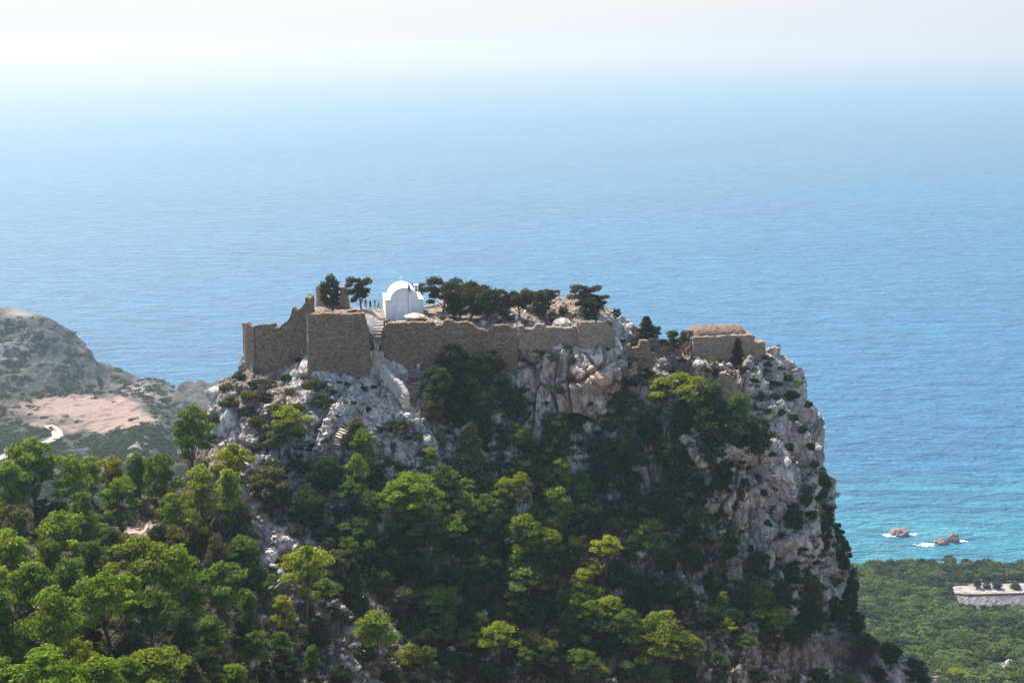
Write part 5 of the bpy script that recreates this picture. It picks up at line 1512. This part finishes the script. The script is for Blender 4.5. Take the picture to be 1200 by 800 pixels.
# ------------------------------------------------------------------ labels for the vegetation
LAND = [(20, 560, 'at the far left end of the near ridge'), (95, 560, 'beside the dead stem on the near ridge'), (165, 560, 'on the near ridge below the pink field'), (230, 520, 'on the ridge where the crag begins'), (275, 555, 'at the left foot of the crag'),
        (165, 620, 'around the pinkish clearing'), (60, 620, 'left of the pinkish clearing'), (230, 610, 'right of the pinkish clearing'), (20, 670, 'on the left edge below the near ridge'), (110, 670, 'in the middle of the left wood'), (200, 680, 'below the clearing in the left wood'),
        (280, 670, 'left of the creased slabs'), (30, 740, 'low on the left edge'), (120, 740, 'low in the left wood'), (210, 740, 'low in the gap right of the left wood'), (60, 795, 'on the bottom edge at far left'), (180, 795, 'on the bottom edge left of the grey boulder'), (290, 790, 'beside the bottom grey boulder'),
        (290, 440, 'under the left rampart'), (260, 480, 'on the steep left skyline of the crag'), (330, 480, 'on the streaked rocks below the bastion'), (380, 455, 'at the foot of the bastion'), (330, 520, 'on the rocks left of the lower stairway'), (385, 550, 'just below the lower stairway'), (425, 540, 'right of the lower stairway'),
        (425, 455, 'on the pale slope between bastion and stairs'), (460, 500, 'below the upper stairway'), (510, 525, 'on the scree right of the boulder'), (320, 620, 'on the creased slabs'), (360, 600, 'right of the creased slabs'), (320, 720, 'around the grey slope boulders'), (370, 680, 'below the creased slabs'), (370, 750, 'low on the left slope'),
        (430, 610, 'below the two round bright pines'), (425, 690, 'in the gully of the left slope'), (430, 760, 'at the bottom left of the slope'), (480, 590, 'on the pine shoulder left of centre'), (480, 650, 'in the shade under the pine shoulder'), (490, 720, 'low on the slope left of centre'), (480, 780, 'on the bottom edge left of centre'),
        (400, 345, 'on the summit left of the chapel'), (490, 345, 'right behind the chapel'), (545, 348, 'in the summit grove right of the chapel'), (600, 355, 'at the right end of the summit grove'), (640, 355, 'by the walkers on the summit'), (695, 355, 'on the summit above the round tower'), (760, 380, 'on the skyline left of the vaulted ruin'),
        (520, 430, 'against the long curtain wall'), (570, 430, 'at the right foot of the long curtain wall'), (530, 475, 'below the curtain wall trees'), (590, 480, 'under the brown cliff corner'), (550, 520, 'around the big conical cypress'), (600, 515, 'right of the big conical cypress'), (650, 510, 'under the white cliff below the low tan wall'),
        (660, 435, 'on the white cliff below the low tan wall'), (715, 430, 'beside the orange overhang'), (750, 405, 'in the dip left of the vaulted ruin'), (760, 440, 'in the hollow under the dip'), (720, 495, 'under the orange overhang'), (790, 465, 'in the bright top of the big right-hand grove'), (845, 480, 'in the right half of the big grove'), (795, 520, 'in the shaded foot of the big grove'), (850, 440, 'just below the vaulted ruin'),
        (885, 500, 'at the edge of the big grove by the cliff'), (900, 440, 'on the shoulder right of the vaulted ruin'), (940, 450, 'at the top of the right cliff edge'), (930, 500, 'high on the right cliff'), (960, 550, 'on the bulging right cliff edge'), (880, 570, 'on the left part of the white cliff'), (930, 600, 'on the middle of the white cliff'), (970, 620, 'low on the right cliff edge'),
        (900, 650, 'at the foot of the white cliff'), (560, 590, 'in the pine belt at the centre'), (610, 590, 'in the pine belt right of centre'), (650, 590, 'beside the round pine in the middle'), (620, 545, 'above the pine belt right of centre'), (560, 640, 'below the pine belt at the centre'), (620, 640, 'below the pine belt right of centre'), (700, 530, 'in the dark slope left of the grey scar'),
        (690, 580, 'between round pine and grey scar'), (770, 560, 'on the grey scar under the big grove'), (690, 620, 'on the dark slope right of the round pine'), (760, 610, 'below the grey scar'), (820, 590, 'between grey scar and white cliff'), (820, 640, 'below the foot of the white cliff'), (600, 680, 'low on the middle of the slope'), (540, 700, 'low on the slope just left of the middle'),
        (690, 680, 'around the white rock stub'), (720, 710, 'under the white rock stub'), (770, 680, 'right of the white rock stub'), (590, 740, 'near the bottom middle'), (660, 730, 'left of the bright lower pines'), (770, 745, 'among the bright lower pines'), (530, 775, 'on the bottom edge near the middle'), (650, 785, 'on the bottom edge right of middle'), (750, 788, 'on the bottom edge below the bright pines'),
        (850, 690, 'below the white cliff on the shaded slope'), (900, 705, 'around the lone bright pine on the shaded slope'), (860, 760, 'left of the red-stained rock'), (950, 690, 'in the shade left of the right edge'), (990, 690, 'on the dark right edge of the crag'), (930, 750, 'above the red-stained rock'), (1030, 760, 'on the dark spur running down right'), (1080, 795, 'at the tip of the dark spur'), (960, 795, 'below the red-stained rock'),
        (1040, 668, 'on the shore at the left of the wood'), (1110, 658, 'on the shoreline rise of the wood'), (1170, 665, 'on the shore above the embankment'), (1060, 750, 'in the coastal wood near the dark spur'), (1120, 750, 'in the middle of the coastal wood'), (1180, 745, 'in the coastal wood below the embankment'), (1120, 790, 'at the bottom of the coastal wood'), (1190, 790, 'in the coastal wood by the white outcrop')]
LP = np.array([(a, b) for a, b, _ in LAND], float)
KN = {'P': 'pine', 'D': 'evergreen tree', 'C': 'cypress', 'W': 'wind-bent juniper', 'S': 'shrub'}
CATN = {'P': 'tree', 'D': 'tree', 'C': 'tree', 'W': 'tree', 'S': 'shrub'}
groups = {}
for r in VEG:
    d = ((LP - np.array([r['u'], r['v']])) ** 2 * np.array([1, 1.3])).sum(1)
    r['z'] = int(np.argmin(d))
    groups.setdefault((r['kind'], TONES[r['tone']][1], r['z']), []).append(r)
ORD = ['leftmost', 'second from left', 'third from left', 'fourth from left', 'fifth from left', 'sixth from left', 'seventh from left', 'eighth from left', 'ninth from left', 'tenth from left', 'eleventh from left', 'twelfth from left']
for (kd, tn, z), rs in groups.items():
    rs.sort(key=lambda r: r['u'])
    for i, r in enumerate(rs):
        ph = LAND[z][2]
        if len(rs) == 1: lb = f'{tn} {KN[kd]} {ph}'
        elif len(rs) == 2:
            a, b = rs
            if abs(a['v'] - b['v']) > abs(a['u'] - b['u']): up = r['v'] == min(a['v'], b['v']); lb = f"{'upper' if up else 'lower'} {tn} {KN[kd]} {ph}"
            else: lb = f"{'left' if i == 0 else 'right'} of two {tn} {KN[kd]}s {ph}"
        else: lb = f'{ORD[min(i, 11)]} {tn} {KN[kd]} {ph}'
        tag(r['o'], ' '.join(lb.split()[:16]), CATN[kd], {'P': 'pines on the crag and coast', 'D': 'dark evergreens on the crag', 'C': 'cypresses on the crag', 'W': 'wind-bent junipers of the summit', 'S': 'shrubs rooted in the rock'}[kd])

make_haze()
print('veg', len(VEG), 'tris', sum(len(m.polygons) * 2 for m in bpy.data.meshes), file=open('/tmp/stat.txt','w'))
